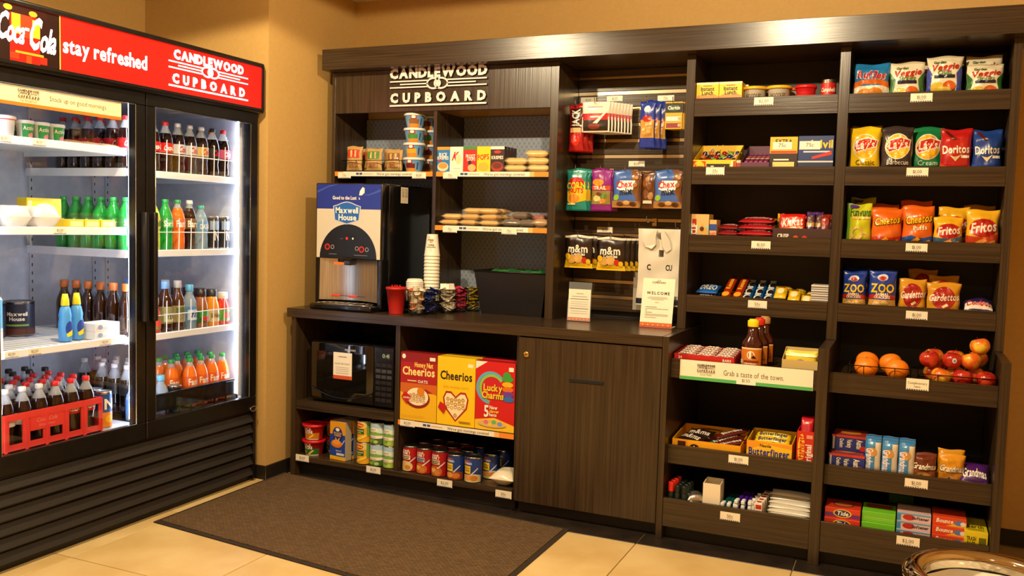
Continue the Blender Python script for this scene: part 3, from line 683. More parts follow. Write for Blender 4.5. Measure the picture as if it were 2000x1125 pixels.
# --- local finds tray
red = opentray('candy_carton', .262, .24, .05, .06, '#c01a16', '#7a4a30', (T('24', .1, .72, .2, WH, .08), RG(.37, .05, .1, .45, .02, WH, 20, 0, PI), RG(.63, .05, .1, .45, .02, WH, 20, 0, PI), T('BARS', .88, .7, .2, WH, .14), E(.1, .2, .07, .22, WH), E(.88, .2, .07, .22, WH)))
put(red, 'open red carton filled with red and white wrapped rolls', 'candy carton', 2.058, 2.32, .195, ze)
rol = packp('chocolate_roll', .085, .034, .02, '#7a1410', 'Roll', WH, '#efe6d8', 9, .6)
for j in range(5):
    for i in range(3):
        spawn(rol, 'red and white wrapped chocolate roll in the open red carton', 'candy', (2.107 + i * .083, .11 + j * .042, ze + .034 + .003 * j), rz=rr.uniform(-.12, .12), group='wrapped rolls in the red carton')
def bbq():
    B = M('#3a0f08', .12, 0, 0, .4)
    mb = MB().lathe([(.04, 0), (.045, .006), (.046, .03), (.046, .115), (.042, .13), (.028, .15), (.022, .165), (.02, .205)], B, 24)
    pr = [R(0, 0, 1, 1, '#c8701c'), R(0, .92, 1, 1, '#e6d2a0'), RG(.5, .6, .16, .22, .035, WH), R(.44, .45, .52, .8, WH), P([(.5, .42), (.62, .6), (.75, .42)], BK), R(.2, .2, .85, .3, '#8a2a10'), T('ORIGINAL', .5, .12, .09, WH, .6), R(0, .12, .14, .34, '#b8c4d0')]
    lb = printmesh(pr, .1, .085, lambda x, y, o: ((.0465 + o) * math.sin((x - .05) / .046), -(.0465 + o) * math.cos((x - .05) / .046), y + .02), .012)
    def cap(c): return MB().lathe([(.023, .2), (.024, .203), (.024, .226), (.022, .23), (.017, .231), (.017, .236), (.001, .236)], M(c, .35), 24).mesh('cap')
    me = mb.mesh('sauce_bottle')
    for i, (x, y, c, n) in enumerate([(2.385, .13, '#ecd01c', 'yellow'), (2.398, .215, '#c8281a', 'red'), (2.41, .3, '#b0814a', 'tan')]):
        spawn(('sauce_bottle', me, [('paper_label', lb), ('cap', cap(c))]), 'brown barbecue sauce bottle with ' + n + ' cap', 'sauce bottle', (x, y, ze), sc=(1, .8, .93))
bbq()
yb_ = opentray('tea_carton', .15, .13, .06, .1, '#cbb070', '#a08040')
put(yb_, 'tan open carton with yellow wrapped packs beside the sauce', 'carton', 2.515, 2.665, .165, ze)
yp = bagp('drink_mix_pack', .128, .085, .02, '#e6cc3a', (E(.5, .42, .2, .26, '#8a7aa0'), T('Honey', .5, .45, .2, '#4a3a6a', .35), R(0, .82, 1, .92, '#f6ecb0'), P([(0, .05), (.3, .05), (.1, .25), (0, .3)], '#cfc8b8'), P([(1, .05), (.7, .05), (.9, .25), (1, .3)], '#cfc8b8')), 21, n=.6)
for i in range(4): put(yp, ['foremost', 'second', 'third', 'rearmost'][i] + ' yellow wrapped pack filed in the tan carton', 'drink mix pack', 2.526, 2.654, .118 + i * .024, ze + .006, group='yellow packs in the tan carton')
def taste():
    Wd, H = .558, .086; mb = MB().box(-Wd / 2, -.001, 0, Wd / 2, .001, H, M('#efe6cc', .45)); dark = '#3c3430'
    pr = [R(0, 0, 1, .17, '#4fae5e'), T('Grab a taste of the town.', .565, .5, .26, '#5a5048', .45, 0), R(.44, 0, .585, .3, WH), T('$1.50', .512, .2, .15, '#4a4038', .08, 0), T('local finds', .205, .33, .1, '#4fae5e', .1, 0)]
    lg = []
    for k, d, c in logo(dark):
        f = lambda u, v: (.135 + u * .14, .42 + v * .42)
        if k == 'p': lg.append((k, [f(*q) for q in d], c))
        elif k == 't': s, cx, cy, h_, w, b_, sh, ro, sp = d; x, y = f(cx, cy); lg.append((k, (s, x, y, h_ * .42, w * .14, b_, sh, ro, sp), c))
        else: cx, cy, rx, ry, t, n, a0, a1 = d; x, y = f(cx, cy); lg.append((k, (x, y, rx * .14, ry * .42, t * .14, n, a0, a1), c))
    spawn(('tray_sign', mb.mesh('tray_sign'), [('printed_slogan', printmesh(pr + lg, Wd, H, lambda x, y, o: (x - Wd / 2, -.001 - o, y)))]), 'white and green sign reading Grab a taste of the town', 'sign', (2.371, .0482, .714))
taste()
# --- candy cartons on the lower shelf
mmc = opentray('candy_carton', .3, .26, .052, .07, '#eca416', '#8a4a18', (R(.08, .45, .2, .85, '#4a1a12'), E(.33, .3, .08, .4, '#2a1a12'), T('m&m', .33, .4, .3, WH, .12)))
put(mmc, 'wide orange-yellow carton with loose candy packs inside', 'candy carton', 2.062, 2.362, .215, zf)
mp = packp('candy_pack', .12, .07, .024, '#2a1712', 'm&ms', WH, None, 15, .5)
for i, (x, y, z, rz) in enumerate([(2.125, .13, .012, -.35), (2.14, .16, .036, -.5), (2.165, .20, .05, -.2)]): spawn(mp, ['lowest', 'middle', 'top'][i] + ' dark brown candy pack heaped in the orange carton', 'candy pack', (x, y, zf + z), rz=rz, rx=.25, group='brown packs in the orange carton')
yp2 = packp('candy_pack', .13, .06, .024, '#d8962a', 'm&ms', '#4a2a10', None, 16, .4)
spawn(yp2, 'golden candy pack at the back of the orange carton', 'candy pack', (2.19, .3, zf + .04), rz=.1)
sn = packp('chocolate_bar', .16, .042, .022, '#5a1a16', 'Skittles', WH, None, 17, .5)
for i, (x, y, z, rz, n) in enumerate([(2.3, .22, .062, .6, 'topmost long dark red bar leaning across the orange carton'), (2.285, .2, .036, .75, 'lower long dark red bar under the leaning one'), (2.31, .15, .03, .55, 'long dark red bar nearest the carton edge')]): spawn(sn, n, 'candy bar', (x, y, zf + z), rz=rz, ry=-.2)
tw = packp('chocolate_bar', .1, .036, .02, '#27306a', 'Milky', '#c8d8e8', '#3a7a3a', 18, .5)
for i, (x, y) in enumerate([(2.245, .13), (2.255, .17)]): spawn(tw, ['blue and green bar at the front of the orange carton', 'blue and green bar behind its twin in the orange carton'][i], 'candy bar', (x, y, zf + .012 + i * .012), rz=.5)
bf = opentray('candy_carton', .188, .2, .085, .1, '#ecbc20', '#8a7a60', (P([(0, .5), (.4, .9), (1, .75), (1, .95), (0, 1)], '#e8951c'), T('Nestle', .42, .8, .14, BK, .25), T('Butterfinger', .5, .48, .34, '#1d2f8a', .9)))
put(bf, 'yellow carton with blue lettering beside the orange carton', 'candy carton', 2.388, 2.576, .18, zf)
bfb = packp('chocolate_bar', .15, .045, .022, '#ecc826', 'Butterfinger', '#1d2f6a', None, 19, .5)
for i in range(3): spawn(bfb, ['lowest', 'middle', 'uppermost'][i] + ' yellow crisp bar inside the yellow carton', 'candy bar', (2.482, .14 + i * .045, zf + .045 + i * .012), rx=.4, seat=True, group='yellow crisp bars')
sb = opentray('candy_carton', .07, .12, .15, .15, '#d0281a', '#8a1c14', (E(.27, .5, .2, .42, '#ecc22a'), T('Starburst', .27, .5, .24, RD, 1.6, ro=PI / 2), T('original', .68, .35, .16, WH, 1.2, ro=PI / 2), R(.55, .8, .9, .9, '#e89a7a')))
put(sb, 'tall red open carton of fruit chews beside the post', 'candy carton', 2.594, 2.664, .14, zf)
sc_ = packp('fruit_chew_pack', .05, .1, .02, '#c01f2a', '', WH, None, 20)
for i in range(3): spawn(sc_, 'red fruit chew pack poking out of the tall red carton', 'candy pack', (2.629, .125 + i * .025, zf + .1), rx=1.25, seat=True, rz=.1 * i, group='fruit chews in the tall red carton')
# --- toiletries
lgt = (MB().lathe([(.011, 0), (.012, .003), (.012, .05), (.011, .052)], M('#1c2a24', .25), 12)).mesh('lip_balm')
lgc = MB().lathe([(.0125, .0525), (.0128, .055), (.0128, .092), (.011, .095), (.001, .095)], M('#d0281c', .3), 12).mesh('cap')
dkc = MB().lathe([(.0125, .0525), (.0128, .055), (.0128, .082), (.011, .085), (.001, .085)], M('#14201c', .3), 12).mesh('cap')
for j in range(4):
    spawn(('travel_tube', lgt, [('cap', lgc)]), ['red capped small tube at the front of its row', 'red capped small tube second in its row', 'red capped small tube third in its row', 'red capped small tube at the back of its row'][j], 'toiletry tube', (2.076 + j * .003, .04 + j * .035, zg), group='red capped tubes')
    for i in range(2): spawn(('travel_tube', lgt, [('cap', dkc)]), 'dark capped small tube beside the red capped row', 'toiletry tube', (2.106 + i * .03 + j * .003, .035 + j * .035, zg), group='dark capped tubes')
fo = packp('foil_packet', .075, .07, .05, '#9a9690', '', WH, None, 23); fo[1].materials.clear(); fo[1].materials.append(M('#c8c4bc', .18, .9))
spawn(fo, 'crumpled silver foil packet beside the white carton', 'foil packet', (2.178, .07, zg + .002), rz=.3, rx=.15, seat=True)
wc = opentray('white_carton', .075, .085, .112, .118, '#e8ddc4', '#a89878')
put(wc, 'plain white open carton on the toiletries shelf', 'carton', 2.218, 2.293, .075, zg)
def brush(c, n, x, cnt, dx):
    me = (MB().rbox(-.009, -.085, 0, .009, .085, .012, M(c, .2, 0, 0, .3), .004)); head = MB().rbox(-.008, -.1, .002, .008, -.06, .018, M('#d8e0e0', .5), .003)
    a, b_ = me.mesh('toothbrush'), head.mesh('bristles')
    for j in range(cnt):
        for i in range(3): spawn(('toothbrush', a, [('bristles', b_)]), n + ' toothbrush lying in the heap on the toiletries shelf', 'toothbrush', (x + i * dx, .125, zg + .001 + j * .0195), rz=.08 * (i - 1), group=n + ' toothbrushes')
brush('#14605e', 'teal', 2.312, 2, .019); brush('#4a1c9a', 'purple', 2.37, 3, .021)
sbm = MB().lathe([(.012, 0), (.013, .003), (.013, .035), (.007, .04)], M('#e8e4d8', .35), 12).mesh('small_bottle'); sbc = MB().lathe([(.008, .0405), (.009, .042), (.009, .056), (.001, .057)], M('#e8e4d8', .3), 12).mesh('cap')
for j in range(4): spawn(('small_bottle', sbm, [('cap', sbc)]), 'tiny white bottle in the row behind the toothbrushes', 'bottle', (2.425 + j * .004, .05 + j * .045, zg + .0), group='tiny white bottles')
wr = boxp('tablet_carton', .03, .035, .06, '#ece4d4', (R(.1, .55, .9, .85, '#b82a20'), R(.2, .15, .8, .4, '#8a9a8a')), top=(R(.2, .2, .8, .8, '#b82a20'),))
for j in range(5): spawn(wr, ['foremost small white and red tablet carton of the row', 'second small white and red tablet carton', 'third small white and red tablet carton', 'fourth small white and red tablet carton', 'rearmost small white and red tablet carton'][j], 'tablet carton', (2.457 + j * .003, .045 + j * .042, zg), group='row of tablet cartons')
sac = packp('cutlery_sachet', .175, .06, .016, '#d8d0bc', '', WH, None, 24); sac[1].materials.clear(); sac[1].materials.append(clearmat('sachet_film', '#efe8d8', .75, .15))
for j in range(6): spawn(sac, 'clear wrapped white cutlery sachet in the heap by the post', 'cutlery sachet', (2.578, .06 + .022 * j, zg + .006 + .0125 * j), rz=.05 * (-1) ** j, rx=.1, seat=True, group='wrapped cutlery sachets')
# ------------------------------------------------------------------ chip tower
veg = lambda s, c, sd: bagp('veggie_bag', .135, .165, .05, '#e6ddc2', (P([(0, 0), (.16, 0), (.12, .3), (.16, .55), (0, .75)], c), P([(1, 0), (.84, 0), (.88, .3), (.84, .55), (1, .75)], c), T('Garden', .36, .84, .07, '#3c5a2a', .35), T('Veggie', .5, .72, .15, '#b8241c', .85, sh=.25, ro=.08), T(s, .5, .58, .1, '#4a8a3a', .5, sh=.25), R(.22, .44, .8, .52, '#1a1a3a'), E(.32, .2, .2, .14, '#d8b83a'), E(.66, .24, .18, .13, '#d0601c'), E(.5, .12, .22, .1, '#e0c050')), sd, seal='#cfc4a4')
ruf = bagp('ridged_chip_bag', .152, .165, .055, '#2278b8', (R(0, 0, 1, .42, '#e8dcc4'), P([(0, .36), (.3, .46), (.7, .46), (1, .36), (1, .52), (.7, .58), (.3, .58), (0, .52)], '#d0641c'), T('Ruffles', .5, .7, .2, WH, .82, sh=.15, ro=-.06), T('Ruffles', .5, .7, .18, '#c41c1c', .78, sh=.15, ro=-.06), E(.35, .2, .22, .15, '#d88a2a'), E(.62, .22, .2, .15, '#c87a22')), 31)
put(ruf, 'blue and white ridged chip bag with orange band', 'chip bag', 2.717, 2.869, .42, za)
put(ruf, 'blue ridged chip bag tucked behind the front ridged bag', 'chip bag', 2.735, 2.887, .5, za + .012, rz=.1)
for x, s, c, sd, y, z, l in [(2.936, 'Straws', '#2c6a2c', 32, .42, 0, 'cream veggie straw bag with green sides beside ridged chips'), (3.08, 'Chips', '#3a4aa8', 33, .42, .018, 'cream veggie chip bag with blue sides'), (3.232, 'Straws', '#2c6a2c', 34, .41, -.0001, 'cream veggie straw bag with green sides leaning on its twin'),
                              (3.23, 'Straws', '#2c6a2c', 35, .475, .022, 'taller green-sided veggie straw bag behind its twin at the end'), (2.96, 'Straws', '#2c6a2c', 36, .52, .02, 'shaded veggie bag behind the first green-sided bag'), (3.09, 'Chips', '#3a4aa8', 37, .52, .035, 'shaded veggie bag behind the blue-sided bag')]:
    put(veg(s, c, sd), l, 'snack bag', x - .0675, x + .0675, y, za + max(z, 0), rz=random.uniform(-.05, .05), sc=(1.03, 1, .86 if z < 0 else 1))
def lays(c, name, tc, sd): return bagp('potato_chip_bag', .13, .205, .06, c, (E(.52, .58, .4, .27, '#f0e8d0'), E(.52, .58, .37, .25, '#efb81c'), P([(.14, .55), (.25, .72), (.6, .78), (.95, .72), (.9, .56), (.6, .52), (.25, .44)], WH), P([(.17, .56), (.27, .7), (.6, .75), (.91, .7), (.87, .58), (.6, .54), (.27, .47)], '#c8221c'), T("Lay's", .53, .62, .17, WH, .6, sh=.1, ro=.06), T(name, .55, .25, .1, tc, .7, 0), E(.4, .06, .28, .08, '#d8a850'), E(.75, .05, .2, .07, '#e6c070')), sd)
for c, n, tc, x, sd, l in [('#e8c41a', 'Classic', '#5a4a14', 2.782, 41, 'bright yellow classic potato chip bag'), ('#3a2f2c', 'Barbecue', '#e8e0d0', 2.912, 42, 'dark grey barbecue potato chip bag'), ('#1c7a4a', 'Cream', '#d8e8d8', 3.03, 43, 'green sour cream potato chip bag')]:
    put(lays(c, n, tc, sd), l, 'chip bag', x - .065, x + .065, .42 if sd < 43 else .468, zb, rz=-.05 if sd < 42 else 0)
    put(lays(c, n, tc, sd + 10), l.replace('potato', 'rear potato') + ' behind its twin', 'chip bag', x - .063, x + .067, .51 if sd < 43 else .55, zb + .012, rz=.03)
def dor(c, c2, sd): return bagp('corn_chip_bag', .122, .19, .058, c, (P([(0, .0), (1, 0), (1, .2), (.5, .12), (0, .24)], c2), P([(.3, .42), (.5, .28), (.72, .46), (.5, .36)], '#f0d8a0'), T('Doritos', .5, .55, .17, WH, .86, ro=.04), R(.68, .36, .95, .42, WH), E(.35, .08, .25, .07, '#e0912a'), P([(.1, .95), (.4, .75), (.5, .78), (.2, .97)], '#5a1a14')), sd)
put(dor('#b41c1c', '#d0421c', 44), 'red tortilla chip bag with folded top', 'chip bag', 3.08, 3.202, .42, zb)
put(dor('#b41c1c', '#d0421c', 45), 'second red tortilla chip bag hidden behind the folded one', 'chip bag', 3.085, 3.207, .5, zb + .005)
put(dor('#1c3f8e', '#2a5ab0', 46), 'blue tortilla chip bag at the end of the row', 'chip bag', 3.198, 3.32, .425, zb - .0, sc=(.92, 1, .97))
put(dor('#1c3f8e', '#2a5ab0', 47), 'second blue tortilla chip bag behind the end bag', 'chip bag', 3.2, 3.322, .51, zb - .0, sc=(.9, 1, .97))
fu = bagp('onion_ring_bag', .106, .185, .055, '#c8cc22', (R(0, 0, .14, 1, '#6a9a2a'), T('Funyuns', .56, .8, .2, '#2a6a1c', .8), E(.3, .94, .2, .05, '#5a3a8a'), R(.25, .64, .95, .7, '#e8d070'), RG(.45, .3, .24, .16, .08, '#e8c878'), RG(.72, .2, .2, .13, .07, '#e0b860'), RG(.35, .12, .2, .12, .07, '#e0b860')), 51)
put(fu, 'yellow green onion ring bag', 'snack bag', 2.722, 2.828, .42, zc_); put(fu, 'yellow onion ring bag lying atop behind the front one', 'snack bag', 2.732, 2.838, .52, zc_ + .03)
def chee(s2, c2, sd): return bagp('cheese_puff_bag', .125, .18, .058, '#dc6414', (R(0, 0, 1, .24, c2), P([(0, .24), (.3, .3), (.6, .22), (1, .3), (1, .1), (0, .1)], c2), T('Cheetos', .5, .68, .2, BK, .92, sh=.2, ro=.14), T('Cheetos', .5, .685, .175, '#f2c41c', .86, sh=.2, ro=.14)) + ((T(s2, .58, .48, .1, '#d8e8c8', .5, ro=.1),) if s2 else ()) + (P([(.2, .12), (.5, .26), (.6, .2), (.3, .06)], '#f0a02a'), P([(.5, .1), (.9, .2), (.92, .13), (.6, .04)], '#f0a02a')), sd)
put(chee('', '#b82a14', 52), 'orange crunchy cheese snack bag with red base', 'snack bag', 2.826, 2.951, .415, zc_, sc=(1, 1, .92))
put(chee('Puffs', '#1f4a94', 53), 'orange cheese puff bag with blue base', 'snack bag', 2.95, 3.075, .415, zc_)
put(chee('Puffs', '#1f4a94', 54), 'orange cheese puff bag raised behind the blue-based one', 'snack bag', 2.94, 3.065, .5, zc_ + .025); put(chee('', '#b82a14', 55), 'orange cheese bag behind the red-based one', 'snack bag', 2.81, 2.935, .5, zc_ + .008)
def frit(c2, sd): return bagp('corn_strip_bag', .125, .17, .055, '#e8b020', (P([(0, 0), (1, 0), (1, .42), (.6, .3), (0, .36)], c2), E(.52, .55, .44, .23, '#b81c1c'), T('Fritos', .52, .57, .24, WH, .8, sh=.15, ro=.12), P([(.3, .2), (.6, .3), (.65, .22), (.35, .1)], '#d88a3a'), P([(.6, .18), (.9, .26), (.92, .18), (.66, .08)], '#d88a3a')), sd)
put(frit('#3a5a7a', 56), 'yellow corn strip bag with blue grey base', 'snack bag', 3.072, 3.187, .4, zc_, sc=(.9, 1, .8))
put(frit('#c03c1a', 57), 'yellow corn strip bag with red base at row end', 'snack bag', 3.196, 3.321, .41, zc_, sc=(1, 1, .98))
put(frit('#3a5a7a', 58), 'yellow corn strip bag standing behind the blue-based one', 'snack bag', 3.09, 3.215, .48, zc_ + .008); put(frit('#c03c1a', 59), 'yellow corn strip bag behind the red-based end bag', 'snack bag', 3.19, 3.315, .545, zc_ + .02)
zoo = lambda sd: bagp('animal_cracker_bag', .108, .18, .05, '#1c3a9c', (R(0, 0, 1, .28, '#c8984a'), P([(0, .28), (.5, .34), (1, .28), (1, .38), (.5, .44), (0, .38)], '#b0281c'), E(.5, .82, .2, .08, '#d8d8e8'), E(.5, .8, .14, .05, '#b8301c'), T('ZOO', .5, .56, .2, '#f2cc1c', .85), T('ANIMAL', .5, .41, .07, WH, .5), T('CRACKERS', .5, .34, .06, WH, .6), E(.3, .14, .16, .09, '#e6c27a'), E(.6, .18, .16, .09, '#dcb468'), E(.78, .1, .14, .08, '#e6c27a'), E(.48, .07, .15, .06, '#d8ac5c')), sd)
put(zoo(61), 'blue animal cracker bag next to the tower post', 'cracker bag', 2.716, 2.824, .415, zd, sc=(.95, 1, .94)); put(zoo(62), 'blue animal cracker bag next to the tan rye bags', 'cracker bag', 2.832, 2.94, .415, zd, sc=(1.06, 1, 1))
put(zoo(63), 'blue animal cracker bag in shade behind the first one', 'cracker bag', 2.725, 2.833, .5, zd + .005)
gar = lambda sd: bagp('rye_snack_bag', .118, .145, .055, '#d29626', (E(.5, .52, .36, .36, '#a8201c'), T("Gardettos", .5, .55, .2, WH, .92, sh=.2, ro=.08), T('Original', .5, .14, .08, WH, .5), P([(.45, .28), (.6, .36), (.66, .3), (.5, .22)], '#f2e0b0')), sd)
put(gar(64), 'tan rye snack bag with red oval next to animal crackers', 'snack bag', 2.948, 3.066, .43, zd, sc=(.95, 1, 1)); put(gar(65), 'wider tan rye snack bag in front beside the small crumpled bag', 'snack bag', 3.062, 3.194, .405, zd, sc=(1.12, 1, .94))
put(gar(66), 'tan rye snack bag raised behind the wider one', 'snack bag', 3.065, 3.19, .48, zd + .018); put(gar(67), 'brown shaded rye bag farther back on the shelf', 'snack bag', 2.98, 3.11, .54, zd + .04)
cb_ = packp('filled_pretzel_bag', .112, .1, .05, '#27245e', 'Combos', '#c8201c', '#efe6d8', 68, .4)
spawn(cb_, 'small white and navy bag lying crumpled at the shelf end', 'snack bag', (3.262, .43, zd + .006), rx=.5, seat=True)
# --- fruit tray
ORG = noisemat('orange_peel', '#e8760c', '#f08c1a', 260, .4, 3, .5, lo=.3, hi=.7, bdist=.0012)
def fruit(mat, r, H, dim, n=20): 
    pr = []
    for k in range(15):
        a = -PI / 2 + PI * k / 14; pr.append((max(.0008, r * math.cos(a) * (1 + .06 * math.sin(a))), H / 2 + H / 2 * math.sin(a) - (dim * max(0, math.sin(a)) ** 14)))
    return MB().lathe(pr, mat, n)
om = fruit(ORG, .046, .088, .002).mesh('orange'); ot = MB().lathe([(.0025, .0845), (.0035, .087), (.001, .0875)], M('#5a6a2a', .7), 8).mesh('stem_end')
for i, (x, y, l) in enumerate([(2.848, .13, 'front orange beside the tray end'), (2.952, .13, 'front orange beside the fruit divider'), (2.84, .23, 'rear orange beside the tray end'), (2.948, .23, 'rear orange beside the fruit divider')]):
    spawn(('orange', om, [('stem_end', ot)]), l, 'orange', (x, y, ze + .0085 + (.006 if i > 1 else 0)), rz=i * 1.3, rx=.3, seat=True, group='oranges in the fruit tray')
def applemat(n, a, b_): return noisemat(n, a, b_, 22, .25, 4, coat=.4, lo=.4, hi=.62)
AM = [applemat('red_apple_skin', '#a81c14', '#c8401c'), applemat('blush_apple_skin', '#c8401c', '#e0b428'), applemat('yellow_apple_skin', '#d8621c', '#e8c83a')]
ams = [fruit(m_, .0375, .07, .012).mesh('apple') for m_ in AM]; ast = MB().tube([(0, 0, .056), (.001, 0, .066), (.004, 0, .074)], .0013, M('#4a3218', .7), 5).mesh('stem')
stc = printmesh([E(.5, .5, .5, .5, '#dfe6ea'), E(.5, .5, .3, .3, '#6a8ab0')], .016, .02, lambda x, y, o: ((x - .008), -math.sqrt(max(0, .0378 ** 2 - (x - .008) ** 2 - (y - .01) ** 2)) - .0004 - o, y + .028), .004)
FR = [(3.118, .11, 0, 2), (3.198, .11, 0, 0), (3.281, .115, 0, 0), (3.1, .19, 0, 1), (3.182, .195, 0, 1), (3.262, .2, 0, 1), (3.088, .148, .062, 0), (3.165, .155, .06, 0), (3.24, .155, .064, 2), (3.105, .27, .02, 1), (3.1, .232, .062, 1), (3.178, .24, .06, 1), (3.262, .245, .062, 2), (3.272, .185, .122, 2)]
for i, (x, y, z, m_) in enumerate(FR):
    o = spawn(('apple', ams[m_], [('stem', ast)] + ([('fruit_sticker', stc)] if i in (3, 7, 10) else [])), ['dark red', 'red blushed', 'yellow blushed'][m_] + ' apple ' + ('crowning the apple heap' if i == 13 else ['in the bottom layer of the apple heap', 'in the upper layer of the apple heap'][z > .03]), 'apple', (x, y, ze + .0085 + z), rz=i * 1.7, rx=.25 * math.sin(i * 2.1), ry=.25 * math.cos(i), group=['dark red', 'red blushed', 'yellow blushed'][m_] + ' apples in the fruit tray')
    if i in (3, 7, 10): o.rotation_euler = (0, 0, .2)
def wirebasket(name, label, x0, x1, y0, y1, z, hh):
    t = thing(name, label, 'basket'); m = M('#17120f', .4, .6)
    MB().tube([(x0, y0, z + hh), (x1, y0, z + hh), (x1, y1, z + hh), (x0, y1, z + hh)], .002, m, 6, True).obj('rim', t)
    MB().tube([(x0, y0, z + .004), (x1, y0, z + .004), (x1, y1, z + .004), (x0, y1, z + .004)], .002, m, 6, True).obj('base_wire', t)
    n = 5
    for k in range(n):
        x = x0 + (x1 - x0) * k / (n - 1)
        if k in (0, 1, n - 2, n - 1): MB().tube([(x, y0, z + hh), (x, y0, z + .004), (x, y1, z + .004), (x, y1, z + hh)], .0018, m, 5).obj('wire', t)
wirebasket('fruit_basket', 'black wire basket holding the oranges', 2.782, 3.016, .0715, .31, ze + .001, .062)
wirebasket('fruit_basket', 'black wire basket holding the apples', 3.045, 3.324, .0695, .32, ze + .001, .05)
# --- crackers and cookies
au = boxp('cracker_carton', .14, .16, .075, '#1c2f7e', (R(0, .86, 1, 1, '#c8341c'), T('Austin', .78, .5, .3, WH, .3, ro=-PI / 2), T('Variety', .5, .5, .25, WH, .28, ro=-PI / 2), T('Crackers', .28, .5, .2, WH, .3, ro=-PI / 2), E(.88, .25, .1, .16, '#c8241c'), R(.03, .1, .08, .9, '#c8d0e8')), top=(R(.05, .05, .95, .95, '#a83a1c'), E(.5, .5, .3, .3, '#d88a3a')))
put(au, 'dark blue cracker carton with red top', 'cracker carton', 2.724, 2.864, .155, zf); put(au, 'second cracker carton stacked at the back on the blue one', 'cracker carton', 2.73, 2.87, .19, zf + .0756, sc=(1, .8, .9))
grc = bagp('cookie_pack', .061, .155, .035, '#e0d8c8', (R(0, .88, 1, 1, '#2a7ac0'), R(.0, 0, .62, .88, '#3a8ac8'), E(.45, .62, .3, .12, '#c8924a'), T('Grandmas', .3, .42, .17, '#efe6f4', 1.5, ro=-PI / 2), R(.1, .02, .5, .08, WH)), 71, seal='#2a7ac0', n=.4)
for i, x in enumerate([2.893, 2.957, 3.02]):
    put(grc, ['tall blue and white cookie pack beside the cracker carton', 'tall blue and white cookie pack between its two twins', 'tall blue and white cookie pack beside the brown cookie bag'][i], 'cookie pack', x - .03, x + .03, .1, zf, group='tall blue cookie packs'); put(grc, 'tall blue cookie pack hidden behind the front three', 'cookie pack', x - .03, x + .03, .145, zf, group='rear tall blue cookie packs')
def gra(c, c2, sd): return bagp('cookie_bag', .1, .118, .045, c, (R(0, 0, 1, .38, c2), T("Grandmas", .5, .52, .24, BK, .98, sh=.25), T("Grandmas", .5, .53, .21, WH, .94, sh=.25), E(.5, .18, .3, .15, '#b8803a'), E(.42, .2, .05, .04, '#3a2010'), E(.6, .15, .05, .04, '#3a2010')), sd)
put(gra('#6a2c1c', '#8a4a24', 72), 'brown chocolate chip cookie bag', 'cookie bag', 3.036, 3.131, .115, zf, sc=(.95, 1, .95), rz=.05); put(gra('#d8941c', '#c8801c', 73), 'orange-yellow cookie bag beside the purple bag', 'cookie bag', 3.136, 3.234, .12, zf, sc=(.97, 1, 1)); put(gra('#d8941c', '#c8801c', 74), 'orange-yellow cookie bag leaning behind its twin', 'cookie bag', 3.136, 3.234, .19, zf + .003)
spawn(packp('cookie_bag', .105, .11, .05, '#4a1c6a', 'Grandmas', WH, None, 75, .36), 'purple cookie bag slumped at the end of the cookie shelf', 'cookie bag', (3.268, .145, zf + .003), rx=.7, seat=True)
# --- laundry and household boxes
def stack(name, cols, label, cat, x0, x1, y, n, H, D, dx=0, sc=None, top=None, group=None):
    for j in range(n):
        put(boxp(name, x1 - x0, D, H, cols[0], cols[1], top=top or ()), label[j], cat, x0 + dx * j, x1 + dx * j, y + j * .008, zg + j * (H + .0005))
stack('laundry_box', ('#d03a1c', (R(0, .1, 1, .5, '#6a2a7a'), E(.5, .5, .26, .42, '#e8c02a'), E(.5, .5, .22, .34, '#27306a'), T('Tide', .5, .5, .4, WH, .34, sh=.2))), ['lower orange-red detergent box with yellow oval', 'upper orange-red detergent box with yellow oval'], 'laundry box', 2.722, 2.86, .1, 2, .041, .13, top=(E(.5, .5, .3, .3, '#3a3a3a'), E(.5, .5, .26, .25, '#c86a3a')))
stack('laundry_box', ('#6fc22a', (R(.05, .4, .95, .46, '#a8dc6a'), R(.05, .25, .95, .3, '#a8dc6a'))), ['lower bright green household box', 'upper bright green household box'], 'household box', 2.866, 2.992, .11, 2, .042, .13, top=(R(.1, .5, .9, .9, '#a83a1c'),))
stack('dryer_sheet_box', ('#d8b8b8', (R(0, 0, .12, 1, '#3a8ac0'), R(0, .8, 1, 1, '#5aa0c8'), E(.35, .5, .18, .36, '#b8281c'), T('Softener', .68, .5, .36, '#27305a', .5, sh=.2))), ['bottom pink and blue dryer sheet box', 'middle pink and blue dryer sheet box', 'top pink and blue dryer sheet box'], 'household box', 2.997, 3.122, .11, 3, .032, .13)
stack('dryer_sheet_box', ('#d4441c', (P([(.4, 0), (1, 0), (1, .6), (.7, .4)], '#e0b02a'), T('Bounce', .36, .55, .45, WH, .5, sh=.15), E(.78, .45, .14, .3, '#5a7ab8'), E(.9, .4, .08, .25, '#d8d8e8'))), ['bottom orange dryer sheet box', 'middle orange dryer sheet box', 'top orange dryer sheet box'], 'household box', 3.127, 3.248, .11, 3, .034, .13)
put(boxp('garbage_bag_box', .082, .2, .07, '#dcc81c', (T('TRASH', .3, .6, .22, BK, .4), T('BAGS', .3, .32, .22, BK, .34), R(.62, .35, .92, .7, '#6a6414')), top=(T('Earth', .5, .35, .2, '#4a4a14', .7), R(.15, .1, .85, .2, '#a89a14'))), 'bright yellow household box at the end of the bottom shelf', 'household box', 3.252, 3.312, .13, zg)
put(boxp('laundry_box', .1, .1, .04, '#3a7a2a', ()), 'dark green box set far back on the bottom shelf', 'household box', 2.96, 3.06, .4, zg + .05)
put(boxp('laundry_box', .1, .12, .0495, '#5a2a1a', ()), 'dark brown box far back below the dark green box', 'household box', 2.96, 3.06, .4, zg)
